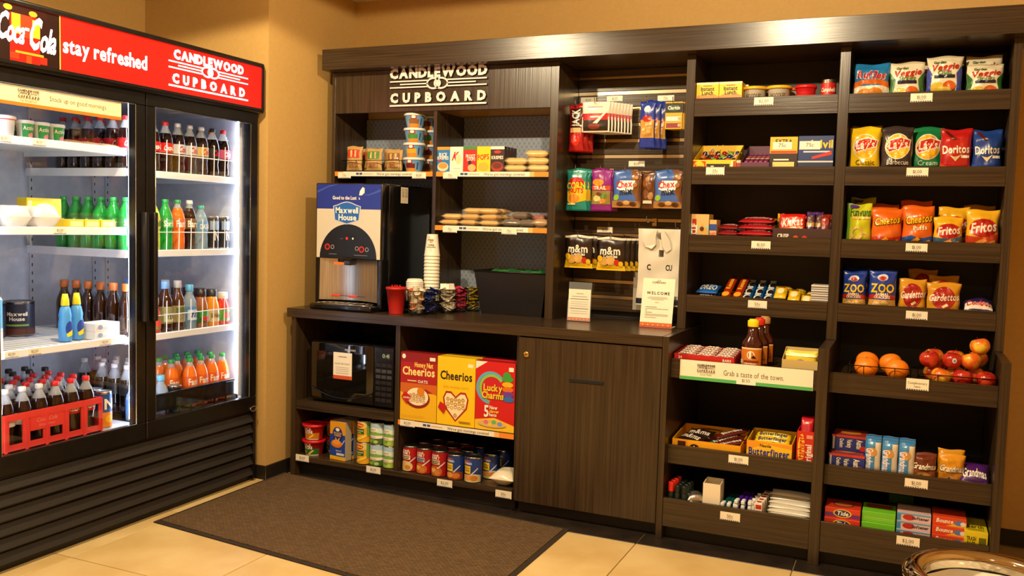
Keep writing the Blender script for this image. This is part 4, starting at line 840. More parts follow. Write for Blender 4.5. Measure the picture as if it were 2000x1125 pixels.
# ================================================================== hutch shelves
z1 = 1.6355; z2 = 1.3565
oat = lambda c, sd, tx: bagp('oatmeal_bag', .1, .135, .032, '#c09a5c', (R(.12, .52, .88, .86, c), R(.3, .55, .42, .83, '#d8b878'), R(.58, .55, .7, .83, '#d8b878'), R(.2, .15, .8, .35, '#a8783c'), T(tx, .5, .26, .12, '#7a2a1a', .5)), sd, rough=.6)
for i, (x, c, tx, l, y, sc) in enumerate([(.14, '#c8341c', 'DD', 'kraft paper snack bag with red blocks at the basket end', .42, 1), (.225, '#b86a3a', 'DD', 'kraft paper snack bag with faded orange blocks', .44, .93), (.27, '#4a8a3a', 'DD', 'kraft paper snack bag with green blocks', .43, .9), (.352, '#b0803a', 'DD', 'kraft paper snack bag with plain tan blocks', .43, .9), (.398, '#8a5a2a', 'DD', 'brown kraft snack bag against the oatmeal cups', .45, .82), (.17, '#c8341c', 'DD', 'kraft paper snack bag behind the red block bag', .5, .95), (.34, '#4a8a3a', 'DD', 'kraft paper snack bag behind the green block bag', .51, .9)]):
    spawn(oat(c, 81 + i, tx), l, 'snack bag', (x, [.4, .445, .4, .445, .4, .5, .5][i], z1 + .008), rz=.04 * (-1) ** i, rx=-.05, sc=(1, 1, sc))
wirebasket('wire_basket', 'black wire basket around the kraft snack bags', .085, .452, .362, .56, z1, .062)
def qcup(c, sd): return cupp('oatmeal_cup', .04, .055, .072, '#7fb0dc', (R(0, .72, 1, 1, '#5a94d0'), R(.25, 0, .8, .28, '#d88a2a'), R(.28, .3, .76, .62, c), R(.38, .62, .64, .98, '#b0201c'), E(.51, .78, .09, .13, WH), R(.44, .64, .58, .68, '#22242e'), R(.84, .2, .9, .7, '#27408a')), '#e8e4da', .059)
cols = ['#6a1c18', '#dca81c', '#3a8a3a', '#8a5a2a']; rows = ['bottom', 'second', 'third', 'topmost']; cn = ['maroon', 'yellow', 'green', 'brown']
for i in range(4):
    spawn(qcup(cols[i], i), rows[i] + ' oatmeal cup with ' + cn[i] + ' label of the stack beside the snack bags', 'oatmeal cup', (.515, .412, z1 + i * .0785), rz=.12 * i, group='stacked oatmeal cups')
    j = (i * 3 + 1) % 4 if i else 3
    spawn(qcup(cols[[3, 0, 2, 0][i]], i), rows[i] + ' oatmeal cup of the stack half hidden by the divider', 'oatmeal cup', (.55, .543, z1 + i * .0785), rz=-.1 * i, group='stacked oatmeal cups by the divider')
sc5 = [('#2a78b8', (R(0, .88, 1, 1, '#e89a2a'), T('RICE', .5, .68, .14, WH, .6), T('KRISPIES', .5, .55, .12, WH, .85), E(.5, .2, .42, .18, '#e8d8b8'), E(.5, .24, .34, .12, '#d8963a'), E(.3, .45, .1, .06, '#c8301c')), 'blue and orange'),
       ('#efe6d4', (T('K', .36, .62, .32, '#c01c1c', .4, sh=.35), E(.66, .5, .22, .2, '#ecd8a0'), R(.3, .12, .8, .14, '#c8bca8')), 'plain white with a red letter'),
       ('#c8281c', (R(0, .88, 1, 1, '#3a8a3a'), T('FROOT', .55, .62, .13, WH, .7), T('LOOPS', .6, .5, .12, WH, .6), E(.5, .36, .12, .09, '#27203a'), E(.66, .16, .3, .14, '#d8b070')), 'red with a green band'),
       ('#f0cc1c', (T('POPS', .48, .58, .2, '#c01c24', .85, ro=.08), E(.5, .2, .4, .17, '#e6b03a')), 'yellow with red lettering'),
       ('#3a201c', (R(0, .88, 1, 1, '#efe4d8'), E(.5, .78, .26, .06, '#c8382a'), T('KRISPIES', .5, .56, .12, WH, .85), E(.5, .2, .44, .19, '#a83a20'), E(.5, .24, .34, .12, '#6a2a18')), 'dark brown chocolate')]
for i, (c, pr, n) in enumerate(sc5):
    x = .724 + i * .0785
    for j in range(4 if i == 4 else 2):
        spawn(boxp('single_serve_cereal', .0775, .038, .13, c, pr), ('small single-serve cereal box, ' + n) if j == 0 else 'small cereal box, ' + n + (', hidden one row behind', ', hidden two rows behind', ', hidden three rows behind')[j - 1], 'cereal box', (x, .372 + j * .039, z1), group='single-serve cereal boxes' if j else None)
WRAP = clearmat('glossy_wrap', '#f4ead0', .14, .12)
def wrapped(name, Wd, D, H, ci, cw, sd):
    a = packp(name, Wd, D, H, ci, '', WH, None, sd, n=1.5)
    w = packp(name + 'w', Wd * 1.16, D * 1.1, H * 1.08, cw, '', WH, None, sd, n=1.5)
    wm = w[1].copy(); wm.materials.clear(); wm.materials.append(WRAP)
    wm.transform(Matrix.Translation((0, 0, -.0005)))
    return (name, a[1], [('clear_wrapper', wm)])
pas = wrapped('wrapped_pastry', .115, .08, .034, '#dcb662', '#ffffff', 91)
k = 0
for lv, xs in enumerate([(1.135, 1.262), (1.14, 1.258), (1.25,)]):
    for x in xs:
        for y in (.4, .5):
            spawn(pas, ['bottom', 'middle', 'top'][lv] + ' layer golden wrapped pastry beside the ' + ('small cereal boxes' if x < 1.2 else 'slat wall post'), 'pastry', (x, y, z1 + .001 + lv * .0365), rz=.06 * (-1) ** k, group='golden wrapped pastries'); k += 1
coo = wrapped('wrapped_cookie', .105, .09, .028, '#d6a54a', '#ffffff', 93)
k = 0
for lv, xs in enumerate([(.765, .88, .995), (.775, .89, 1.0), (.9, .985)]):
    for x in xs:
        for y in (.4, .5):
            spawn(coo, ['bottom', 'middle', 'top'][lv] + ' layer wrapped golden cookie on the lower hutch shelf', 'cookie', (x, y, z2 + .001 + lv * .0315), rz=.25 * math.sin(k * 2.3), group=['bottom', 'middle', 'top'][lv] + ' layer of wrapped cookies'); k += 1
cho = wrapped('wrapped_brownie', .09, .075, .036, '#3c2016', '#ffffff', 95); cho2 = wrapped('wrapped_brownie', .085, .07, .034, '#a01c18', '#ffffff', 97); cho3 = wrapped('wrapped_brownie', .08, .07, .04, '#a87a42', '#ffffff', 99)
for i, (p_, x, y, z, l) in enumerate([(cho, 1.115, .4, 0, 'dark chocolate wrapped bakery pack at the front beside the cookies'), (cho, 1.205, .4, 0, 'dark chocolate wrapped bakery pack at the front middle'), (cho2, 1.11, .49, .012, 'red wrapped bakery pack behind, beside the cookies'), (cho2, 1.225, .48, .03, 'red wrapped bakery pack perched behind the dark packs'), (cho3, 1.279, .4, .002, 'tan wrapped bakery pack at the shelf end'), (cho, 1.16, .41, .039, 'dark wrapped bakery pack resting on the two front packs')]):
    spawn(p_, l, 'bakery pack', (x, y, z2 + .001 + z), rz=.1 * (-1) ** i)
# ================================================================== slat wall goods
def hook(x, z, ln=.17, label='thin metal display hook'):
    t = thing('display_hook', label, 'hook')
    MB().rbox(x - .012, .6155, z - .02, x + .012, .6215, z + .02, ALU, .001).obj('hook_plate', t)
    MB().tube([(x, .6155, z), (x, .6155 - ln, z), (x, .6155 - ln - .01, z + .012), (x, .6155 - ln - .012, z + .028)], .0022, CHROME, 6).obj('hook_wire', t)
def hang(pr, x, z, H, ys, labels, cat, group=None, dx=0):
    hook(x, z - .008, .6155 - min(ys) + .022, 'metal hook holding ' + labels[0])
    for i, y in enumerate(ys):
        spawn(pr, labels[min(i, len(labels) - 1)], cat, (x + dx * i, y, z - H), group=group if len(labels) < len(ys) or i >= len(labels) - 1 else None)
jr = bagp('jerky_stick_bag', .08, .235, .029, '#a8141a', (R(.1, .5, .9, .92, '#3a0c0c'), T('JACK', .48, .71, .17, WH, 1.1, ro=PI / 2), R(.15, .4, .85, .5, '#d8b080'), E(.5, .25, .3, .14, '#d0281c')), 111)
hang(jr, 1.42, 1.98, .235, [.47, .51, .55], ['long red jerky stick bag hanging by the hutch post', 'long red jerky stick bag second on its hook', 'long red jerky stick bag nearest the slat wall'], 'jerky bag', dx=.012)
jp = bagp('jerky_pouch', .145, .15, .014, '#ebe2d0', (R(0, .4, 1, .62, '#b81c1c'), R(.05, .05, .95, .4, '#241612'), P([(.4, .3), (.95, .75), (.97, .72), (.5, .22)], WH), E(.45, .2, .22, .1, '#7a2a18'), R(.2, .82, .75, .85, '#b8ac98'), R(.3, .48, .7, .53, '#efe0d0'), R(0, 0, .03, .5, WH), R(.97, 0, 1, .5, WH)), 112, seal='#efe8da', n=.5)
hang(jp, 1.526, 1.988, .15, [.455 + .018 * i for i in range(8)], ['foremost white and red jerky pouch on its hook', 'white and red jerky pouch farther back on its hook'], 'jerky pouch', 'white jerky pouches on one hook', dx=.011)
nt = bagp('peanut_bag', .078, .23, .026, '#20379a', (R(.05, .22, .95, .6, '#c8923a'), E(.5, .62, .3, .07, '#b8281c'), E(.5, .82, .22, .07, '#d8dcec'), R(.15, .25, .85, .3, '#b07a28'), E(.3, .4, .12, .04, '#e0b060'), E(.65, .35, .12, .04, '#e0b060'), E(.5, .5, .12, .04, '#e0b060'), E(.72, .5, .1, .04, '#d8a450')), 113)
hang(nt, 1.785, 1.988, .23, [.475, .51, .545], ['foremost blue peanut bag hanging on its hook', 'blue peanut bag second on its hook', 'blue peanut bag nearest the slat wall'], 'peanut bag', dx=.02)
cl = boxp('tablet_card', .084, .012, .13, '#e0a81c', (R(0, .6, 1, 1, '#14120f'), R(0, .95, 1, 1, '#e8a01c'), E(.5, .78, .38, .13, '#2a4a2a'), T('Claritin', .5, .78, .12, WH, .7), R(.08, .3, .92, .46, WH), R(.08, .05, .92, .22, '#8a2a3a'), E(.84, .38, .1, .06, '#c8a878'), E(.84, .14, .1, .06, '#c8a878')))
hang(cl, 1.915, 1.978, .13, [.47, .487, .504, .521], ['foremost black and yellow tablet card on its hook', 'black and yellow tablet card farther back on its hook'], 'tablet card', 'black and yellow tablet cards', dx=.006)
cn_ = bagp('corn_nut_bag', .112, .21, .026, '#1c8a80', (E(.5, .68, .4, .12, '#b8241c'), P([(.05, .45), (.6, .6), (1, .5), (1, .25), (.2, .15), (.05, .25)], '#e8b81c'), T('CORN', .48, .6, .15, '#f2d01c', .9, ro=.05), T('NUTS', .5, .48, .11, '#c8241c', .7), E(.4, .3, .28, .1, '#d88a2a'), R(.1, .14, .5, .17, WH)), 114)
hang(cn_, 1.434, 1.658, .21, [.465, .5, .535, .57], ['foremost teal corn snack bag on its hook', 'teal corn snack bag farther back on its hook'], 'snack bag', 'teal corn snack bags', dx=.008)
tm = bagp('trail_mix_bag', .108, .21, .026, '#8a1c84', (E(.35, .68, .3, .08, '#e0901c'), R(.05, .5, .95, .6, '#c8501c'), T('TRAIL', .45, .55, .08, WH, .7), R(.03, .16, .97, .48, '#8a7a3a'), E(.3, .3, .18, .07, '#d8c070'), E(.65, .36, .18, .07, '#5a7a2a'), E(.6, .24, .18, .06, '#c8842a'), E(.4, .4, .12, .05, '#6a3018')), 115)
hang(tm, 1.565, 1.658, .21, [.465, .5, .535, .57], ['foremost purple trail mix bag on its hook', 'purple trail mix bag farther back on its hook'], 'snack bag', 'purple trail mix bags', dx=.0)
cx = bagp('snack_mix_bag', .138, .185, .026, '#3d66b4', (P([(.62, 1), (.72, .9), (.68, .6), (.85, .3), (1, .1), (1, 1)], '#7a4a1e'), R(0, 0, 1, .18, '#a8743a'), E(.15, .27, .11, .08, '#8ab82a'), P([(.15, .5), (.3, .72), (.85, .72), (.8, .48), (.5, .4)], '#e8eef4'), T('Chex', .46, .62, .17, '#c8281c', .6, ro=.1), T('mix', .52, .44, .17, '#20202e', .5, ro=.1), E(.3, .1, .12, .06, '#6a3c18'), E(.55, .13, .12, .06, '#d8a860'), E(.78, .1, .12, .06, '#5a3216'), E(.86, .6, .08, .06, '#a87030'), E(.9, .8, .07, .05, '#c88a44')), 116)
cx2 = bagp('snack_mix_bag', .13, .185, .026, '#5a3214', (E(.3, .7, .16, .1, '#8a5224'), E(.6, .62, .16, .1, '#7a4218'), E(.5, .82, .16, .08, '#a06a34'), E(.4, .4, .2, .12, '#7a4a1e'), E(.72, .36, .16, .1, '#a8743a'), R(.2, .16, .8, .24, '#e0d4bc')), 117)
hang(cx, 1.693, 1.652, .185, [.46, .5], ['foremost blue and brown snack mix bag next to trail mix', 'blue and brown snack mix bag behind the one next to trail mix'], 'snack mix bag')
for i, (x, y) in enumerate([(1.8, .485), (1.8, .53)]): spawn(cx2, ['brown snack mix bag turned sideways between the blue bags', 'brown snack mix bag behind the sideways one'][i], 'snack mix bag', (x, y, 1.46), rz=-.1, sc=(.62, 1, 1))
hang(cx, 1.903, 1.652, .185, [.46, .495, .53, .565], ['foremost blue and brown snack mix bag beside the tower post', 'blue and brown snack mix bag farther back by the tower post'], 'snack mix bag', 'snack mix bags beside the tower post', dx=.008)
mk = bagp('cookie_bag', .15, .17, .026, '#241612', (P([(0, 0), (1, 0), (1, .14), (.6, .2), (.3, .12), (0, .26)], '#e8bc1c'), R(.0, .9, 1, .97, '#d8cdb8'), T('m&m', .48, .58, .22, WH, .72), T('Cookies', .5, .42, .09, WH, .5), E(.25, .26, .18, .13, '#c8984a'), E(.52, .28, .16, .13, '#d0a050'), E(.74, .24, .1, .09, '#c0241c'), E(.88, .2, .08, .08, '#e0b41c'), E(.12, .34, .1, .1, '#e0b41c')), 118)
hang(mk, 1.458, 1.324, .165, [.46, .51, .56], ['foremost black cookie bag next to the hutch post', 'black cookie bag second on the hook next to the hutch', 'black cookie bag nearest the slats by the hutch'], 'cookie bag', dx=.02)
hang(mk, 1.63, 1.324, .17, [.455, .49, .525, .56], ['foremost black cookie bag on the middle hook', 'black cookie bag farther back on the middle hook'], 'cookie bag', 'black cookie bags on the middle hook', dx=.016)
# carrier bags
def carrier():
    hook(1.80, 1.40, .14, 'metal hook beside the white carrier bags'); hook(1.945, 1.375, .14, 'metal hook next to the tower post')
    Wd, H = .215, .375; nx, ny = 16, 22; rnd = random.Random(5)
    def surf(u, v, s):
        x = (u - .5) * Wd * (1 - .06 * math.sin(PI * v)); z = v * H
        bul = .016 * math.sin(PI * u) ** .5 * (1 - .6 * v) + .004 * math.sin(11 * u + 7 * v) + .004 * math.sin(17 * v - 5 * u)
        return (x, s * abs(bul) - .002, z)
    mb = MB(); 
    for s in (-1, 1):
        vs = [surf(i / nx, j / ny, s) for j in range(ny + 1) for i in range(nx + 1)]; fs = []
        for j in range(ny):
            for i in range(nx):
                u, v = (i + .5) / nx - .5, (j + .5) / ny
                if ((u / .07) ** 2 + ((v - .905) / .04) ** 2) < 1 or (abs(u - .08) / .09 + abs(v - .68) / .07) < 1: continue
                q = (j * (nx + 1) + i, j * (nx + 1) + i + 1, (j + 1) * (nx + 1) + i + 1, (j + 1) * (nx + 1) + i); fs.append(q if s < 0 else q[::-1])
        mb.add(vs, fs, BAGW, True)
    folds = []
    for pts in ([(-.035, .985), (-.16, .95), (-.36, .84), (-.3, .77), (-.14, .74), (-.05, .8), (-.06, .9)], [(.05, .985), (.14, .97), (.27, .84), (.3, .74), (.2, .7), (.1, .78), (.06, .9)]):
        n_ = len(pts); flap = MB(); flap.add([(u * Wd, -.03 + .04 * abs(abs(u) - .15), v * H) for u, v in pts] + [(u * Wd, -.016, v * H) for u, v in pts], [tuple(range(n_)), tuple(range(2 * n_ - 1, n_ - 1, -1))] + [(k, (k + 1) % n_, n_ + (k + 1) % n_, n_ + k) for k in range(n_)], BAGW, False); folds.append(('handle_fold', flap.mesh('handle_fold')))
    pr = [T('C', .28, .5, .07, BK, .1), T('CU', .76, .5, .07, BK, .16), R(.0, .02, 1, .09, '#1c2440')]
    pm = printmesh(pr, Wd, H, lambda x, y, o: (surf(x / Wd, y / H, -1)[0], surf(x / Wd, y / H, -1)[1] - .001 - o, y), .015)
    me = mb.mesh('carrier_bag')
    spawn(('carrier_bag', me, folds + [('printed_letters', pm)]), 'white translucent carrier bag hanging in front of its twin', 'carrier bag', (1.868, .47, .992))
    spawn(('carrier_bag', me, folds), 'white translucent carrier bag hanging behind the front one', 'carrier bag', (1.872, .53, .992))
    cb = MB().box(-.03, -.0006, 0, .03, .0006, .36, clearmat('side_film', '#cfc8b8', .4, .15))
    sp = printmesh([T(c, .5, .44 - .1 * k, .05, '#4a2a20', .5) for k, c in enumerate('QBAC')], .06, .36, lambda x, y, o: (x - .03, -.0007 - o, y))
    spawn(('carrier_bag', cb.mesh('carrier_bag'), [('printed_letters', sp)]), 'clear folded film bag hanging left of the hooks by the cookie bags', 'carrier bag', (1.745, .57, .955))
carrier()
# ================================================================== worktop: cards
def card(name, label, x, y, Wd, H, tilt, pr, holder):
    mb = MB().box(-Wd / 2, -.001, 0, Wd / 2, .001, H, M('#f2e8d0', .45))
    o = spawn((name, mb.mesh(name), [('printed_text', printmesh(pr, Wd, H, lambda a, b_, o: (a - Wd / 2, -.001 - o, b_)))]), label, 'card', (x, y, .9012 + (.0 if not holder else .003)), rx=-tilt)
    return o
dots = [E(.1 + .16 * k, .05, .018, .012, '#f2d8b0', 8) for k in range(6)]
c1 = card('notice_card', 'small white price list in a clear stand beside the bin', 1.507, .345, .115, .155, .06, [R(0, 0, 1, .1, '#d0641c'), T('CUPBOARD', .5, .86, .035, '#4a4a52', .4, 0), R(.15, .76, .85, .775, '#8a8478'), R(.08, .68, .92, .695, '#3a3632'), R(.12, .6, .88, .61, '#b0a898'), R(.12, .53, .88, .54, '#b0a898'), R(.12, .46, .88, .47, '#b0a898'), R(.08, .38, .92, .395, '#3a3632'), R(.12, .3, .88, .31, '#b0a898'), R(.12, .23, .88, .24, '#b0a898')] + dots, True)
hm = MB().box(-.06, -.006, -.002, .06, -.0045, .1, THIN).box(-.06, .004, -.002, .06, .0055, .19, THIN).box(-.06, -.006, -.0028, .06, .03, -.002, THIN); hm.obj('clear_stand', c1)
c2 = card('welcome_card', 'tall white welcome card tilted on the worktop by the tower', 1.905, .31, .155, .235, .2, [R(0, 0, 1, .1, '#d0641c'), R(0, 0, 1, .035, '#b8481c'), RG(.5, .95, .06, .02, .01, '#4a4a52'), T('CUPBOARD', .5, .915, .035, '#4a4a52', .42, 1, sp=.2), T('WELCOME', .5, .7, .055, '#3a3632', .72, 1, sp=.35), R(.22, .615, .78, .622, '#9a9284'), R(.18, .59, .82, .597, '#9a9284'), R(.3, .565, .7, .572, '#9a9284'), T('ENJOY', .5, .51, .02, '#6a6258', .2, 0), R(.14, .41, .5, .417, '#6a6258'), R(.14, .375, .86, .382, '#9a9284'), R(.14, .34, .2, .347, '#6a6258'), R(.14, .3, .36, .307, '#6a6258'), R(.14, .265, .86, .272, '#9a9284'), R(.14, .24, .86, .247, '#9a9284'), R(.14, .2, .5, .207, '#9a9284')] + dots, False)
MB().box(-.0775, .002, .0, .0775, .09, .002, M('#e8dcc4', .45), Matrix.Rotation(.2, 4, 'X')).obj('card_foot', c2)
# ================================================================== coffee machine
def coffee():
    t = thing('coffee_machine', 'tall black countertop coffee dispenser with blue and cream front', 'coffee machine', (.31, 0, .9005))
    K = M('#0d0c0c', .22, 0, 0, .2); W2 = .205
    mb = MB(); mb.rbox(-W2, .17, .012, W2, .6, .66, K, .008, 2); mb.rbox(-W2, .1, .265, W2, .172, .66, K, .006, 2)
    mb.rbox(-W2, .1, .012, -W2 + .022, .172, .27, K, .004); mb.rbox(W2 - .022, .1, .012, W2, .172, .27, K, .004)
    mb.obj('housing', t)
    for sx in (-1, 1):
        for y in (.14, .55): MB().lathe([(.018, 0), (.018, .012)], K, 12, mtx=Matrix.Translation((sx * .17, y, 0))).obj('foot', t)
    # concave steel splash panel
    n = 18; vs = []
    for i in range(n + 1):
        a = -1 + 2 * i / n; x = a * .181; y = .105 + .06 * math.cos(a * PI / 2); vs += [(x, y, .045), (x * .985, y, .268)]
    MB().add(vs, [(2 * i, 2 * i + 2, 2 * i + 3, 2 * i + 1) for i in range(n)], STEEL, True).obj('splash_panel', t)
    tr = MB().rbox(-.19, .03, .0, .19, .168, .03, K, .008, 2).obj('drip_tray', t)
    for k in range(9): MB().tube([(-.15 + k * .0375, .045, .034), (-.15 + k * .0375, .15, .034)], .002, CHROME, 5).obj('grid_bar', tr)
    MB().tube([(-.16, .045, .032), (.16, .045, .032), (.16, .152, .032), (-.16, .152, .032)], .0025, CHROME, 5, True).obj('grid_frame', tr)
    Wd, H, z0 = .41, .39, .268
    B2, CR = '#1c2f8e', '#cfc6b0'
    pr = [R(.02, .66, .98, .99, B2), R(.02, 0, .98, .66, CR), P([(.02, .9), (.2, .97), (.3, .99), (.35, .99), (.2, .95), (.02, .87)], '#3a50a8'), P([(.98, .9), (.8, .84), (.7, .86), (.8, .86), (.98, .93)], '#3a50a8')]
    arch = [(.5 + .43 * math.cos(a), .0 + .46 * math.sin(a)) for a in [PI * k / 24 for k in range(25)]]
    pr += [P(arch, '#0b0a0a'), T('Good to the Last', .44, .81, .045, WH, .36), P([(.66, .845), (.67, .9), (.71, .955), (.74, .94), (.74, .88), (.7, .845)], WH), P([(.655, .79), (.66, .825), (.675, .79)], WH)]
    bd = [(.27, .7), (.34, .72), (.4, .745), (.46, .76), (.5, .76), (.56, .745), (.62, .72), (.69, .7), (.67, .51), (.6, .49), (.48, .455), (.36, .49), (.29, .51)]
    pr += [P(bd, '#c8c8d0'), P([(.48 + (u - .48) * .93, .605 + (v - .605) * .92) for u, v in bd], '#2060b0'), T('Maxwell', .48, .645, .075, WH, .34), T('House', .49, .55, .075, WH, .27)]
    pr += [E(.19, .15, .04, .042, '#c8281c'), E(.19, .15, .026, .028, '#3a0c0a'), RG(.27, .15, .026, .028, .006, '#b8b0a4'), RG(.64, .14, .026, .028, .006, '#b8b0a4'), E(.71, .13, .04, .042, '#c8281c'), E(.71, .13, .026, .028, '#3a0c0a'), RG(.79, .13, .026, .028, .006, '#b8b0a4'), E(.49, .27, .02, .02, '#c8281c'), E(.58, .27, .012, .014, WH), R(.39, .26, .43, .266, '#8a8478'), R(.22, .05, .34, .06, '#6a645a'), R(.6, .045, .8, .055, '#6a645a')]
    link('printed_front_panel', printmesh(pr, Wd, H, lambda x, y, o: (x - Wd / 2, .1 - o, y + z0)), t)
    nz = MB().rbox(-.045, .07, .235, .04, .13, .275, K, .008, 2).obj('nozzle', t)
    MB().box(-.065, .068, .236, .0, .0705, .25, M('#d8741c', .4)).obj('nozzle_sticker', nz)
    MB().tube([(-.01, .075, .262), (.02, .05, .268), (.045, .06, .262)], .009, K, 8).obj('lever', t)
    MB().rbox(-.1, .098, .066, -.045, .104, .078, M('#d0441c', .4), .002).obj('warning_strip', t); MB().rbox(.005, .098, .066, .06, .104, .078, M('#d0441c', .4), .002).obj('warning_strip', t)
    MB().tube([(-.1, .103, .072), (.11, .103, .072)], .0015, M('#2a2a2a', .3), 5).obj('warning_wire', t)
    pm = printmesh([R(0, 0, 1, 1, '#e8dfc8')] + [R(.12 + .45 * (k % 2), .85 - .09 * (k // 2), .45 + .45 * (k % 2), .88 - .09 * (k // 2), '#8a8070') for k in range(12)], .075, .085, lambda x, y, o: (W2 + o, .28 + x, .565 + y))
    link('printed_notice', pm, t)
coffee()
# ================================================================== cups, lids, baskets of sachets
def pcup():
    W3 = M('#ece4d0', .5); mb = MB().lathe([(.028, 0), (.0285, .002), (.0405, .108), (.0425, .11), (.0425, .113), (.0405, .113), (.0394, .11), (.0276, .005), (.001, .005)], W3, 24, mtx=Matrix.Translation((0, 0, .113)) @ Matrix.Rotation(PI, 4, 'X'))
    me = mb.mesh('paper_cup')
    f = lambda z: .0405 - .0125 * z / .11
    pr = [T('OC', .3, .88, .1, '#8a8478', .2), R(.2, .72, .7, .8, '#b08a5a'), T('HOT', .55, .66, .14, '#8a5a2a', .3), T('COFFEE', .5, .48, .1, '#6a645a', .5), R(.15, .36, .85, .4, '#8a8478'), RG(.5, .24, .06, .08, .012, '#8a8478')]
    pm = printmesh(pr, .07, .1, lambda x, y, o: ((f(y + .008) + .0008 + o) * math.sin((x - .035) / .036), -(f(y + .008) + .0008 + o) * math.cos((x - .035) / .036), y + .008), .012)
    n = 14
    for k in range(n):
        spawn(('paper_cup', me, [('printed_logo', pm)] if k == n - 1 else []), 'topmost upturned white paper coffee cup of the tall stack' if k == n - 1 else 'white paper coffee cup nested in the tall stack', 'paper cup', (.704, .292, .9605 + k * .018), rz=.3, group='stack of paper cups' if k < n - 1 else None)
    lid = MB().lathe([(.043, 0), (.045, .002), (.045, .007), (.041, .009), (.039, .018), (.034, .02), (.034, .017), (.001, .017)], M('#efe8d8', .4), 24).mesh('drink_cover')
    for k in range(12): spawn(('drink_cover', lid, []), 'top white plastic cup lid of the lid stack' if k == 11 else 'white plastic cup lid in the lid stack', 'cup lid', (.644, .222, .9605 + k * .0085), group='stack of cup lids' if k < 11 else None)
    t = thing('cup_rack', 'black wire rack holding paper cups and lids', 'rack'); m = M('#17120f', .35, .7)
    for nm, (x, y, r, z) in {'a': (.704, .292, .0455, 1.02), 'b': (.644, .222, .0475, 1.02)}.items():
        for zz in (.96 - .003, z): MB().tube([(x + r * math.cos(a), y + r * math.sin(a), zz) for a in [2 * PI * k / 20 for k in range(20)]], .0018, m, 5, True).obj('ring', t)
        for a in [2 * PI * k / 6 + .3 for k in range(6)]: MB().tube([(x + r * math.cos(a), y + r * math.sin(a), .9015), (x + r * math.cos(a), y + r * math.sin(a), z)], .0016, m, 5).obj('wire', t)
    MB().lathe([(.043, .9535), (.043, .957)], m, 16, mtx=Matrix.Translation((.704, .292, 0))).obj('plate', t); MB().lathe([(.043, .9535), (.043, .957)], m, 16, mtx=Matrix.Translation((.644, .222, 0))).obj('plate', t)
pcup()
MESHC = clearmat('black_mesh', '#0d0b0a', .2, .4)
def basket(x, y, r0, r1, H, label, fillc, filln, fl, nfill, solid_=None, seed=1, bits=None):
    t = thing('sachet_basket', label, 'basket', (x, y, .9005)); m = M('#15110f', .35, .6)
    if solid_:
        MB().lathe([(r0, 0), (r0, .002), (r1, H - .012), (r1 + .004, H - .012), (r1 + .004, H), (r1 - .002, H), (r0 - .003, .004), (.001, .004)], M(solid_, .5), 24).obj('cup_body', t)
    else:
        MB().lathe([(r0, 0), (r0, .003), (.001, .003)], m, 16).obj('base', t)
        MB().lathe([(r0 + .001, .003), (r1 + .001, H - .003)], MESHC, 20, cap=False).obj('mesh_wall', t)
        for f in (.5, 1.0): MB().tube([((r0 + (r1 - r0) * f) * math.cos(a), (r0 + (r1 - r0) * f) * math.sin(a), H * f - .002) for a in [2 * PI * k / 20 for k in range(20)]], .002 if f == 1 else .0012, m, 5, True).obj('ring', t)
        for k in range(14):
            a = 2 * PI * k / 14; MB().tube([(r0 * math.cos(a), r0 * math.sin(a), .002), (r1 * math.cos(a), r1 * math.sin(a), H - .002)], .001, m, 4).obj('wire', t)
    rd = random.Random(seed)
    for k in range(nfill):
        z = .012 + (H - .012) * k / nfill; rr_ = (r0 + (r1 - r0) * z / H) - (.0205 if nfill > 22 else .024); a = k * 2.4
        loc = (x + rr_ * math.cos(a), y + rr_ * math.sin(a), .9005 + z)
        spawn(bits[k % len(bits)], filln, fl, loc, rz=rd.uniform(0, 6), rx=rd.uniform(-.7, .7), ry=rd.uniform(-.5, .5), group=filln.split(' in ')[0] + ' group')
cre = lambda c: (lambda b_, l: ('creamer', b_, [('foil_lid', l)]))(MB().lathe([(.011, 0), (.012, .001), (.0165, .02), (.0185, .021), (.0185, .0225), (.001, .0225)], M('#ece2cc', .4), 14).mesh('creamer'), MB().lathe([(.0182, .0226), (.0182, .0232), (.001, .0232)], M(c, .35), 14).mesh('foil_lid'))
crs = [cre('#e8dcc0'), cre('#d8a060'), cre('#c8602a')]
sac_ = lambda c, sd: packp('sachet', .05, .036, .006, c, '', WH, None, sd)
basket(.608, .1, .036, .05, .135, 'red paper-lined cup of stirrers standing nearest the coffee machine', None, '', '', 0, '#b01c14')
bl = (MB().rbox(-.002, -.0015, 0, .002, .0015, .14, M('#c8181a', .4), .0005)).mesh('stirrer')
rd = random.Random(2)
for k in range(10): spawn(('stirrer', bl, []), 'thin red stirrer standing in the red cup', 'stirrer', (.608 + .02 * math.cos(k * .63), .1 + .02 * math.sin(k * .63), .906), rx=rd.uniform(-.06, .06), ry=rd.uniform(-.06, .06), group='stirrers in the red cup')
basket(.7255, .1, .035, .046, .125, 'black wire basket filled with small creamer pots', None, 'small creamer pot in the wire basket', 'creamer', 24, seed=3, bits=crs)
basket(.748, .2, .036, .045, .125, 'black wire basket of dark blue tea sachets', None, 'dark blue sachet in its wire basket', 'sachet', 22, seed=4, bits=[sac_('#1c2f8e', 121), sac_('#27408e', 122), sac_('#14206a', 123)])
basket(.797, .305, .036, .045, .125, 'black wire basket of white sugar sachets', None, 'white sugar sachet in its wire basket', 'sachet', 22, seed=5, bits=[sac_('#e6dcc8', 124), sac_('#d8cdb0', 125)])
basket(.812, .402, .036, .045, .125, 'black wire basket of pink sweetener sachets', None, 'pink sweetener sachet in its wire basket', 'sachet', 22, seed=6, bits=[sac_('#c02c50', 126), sac_('#d84a6a', 127)])
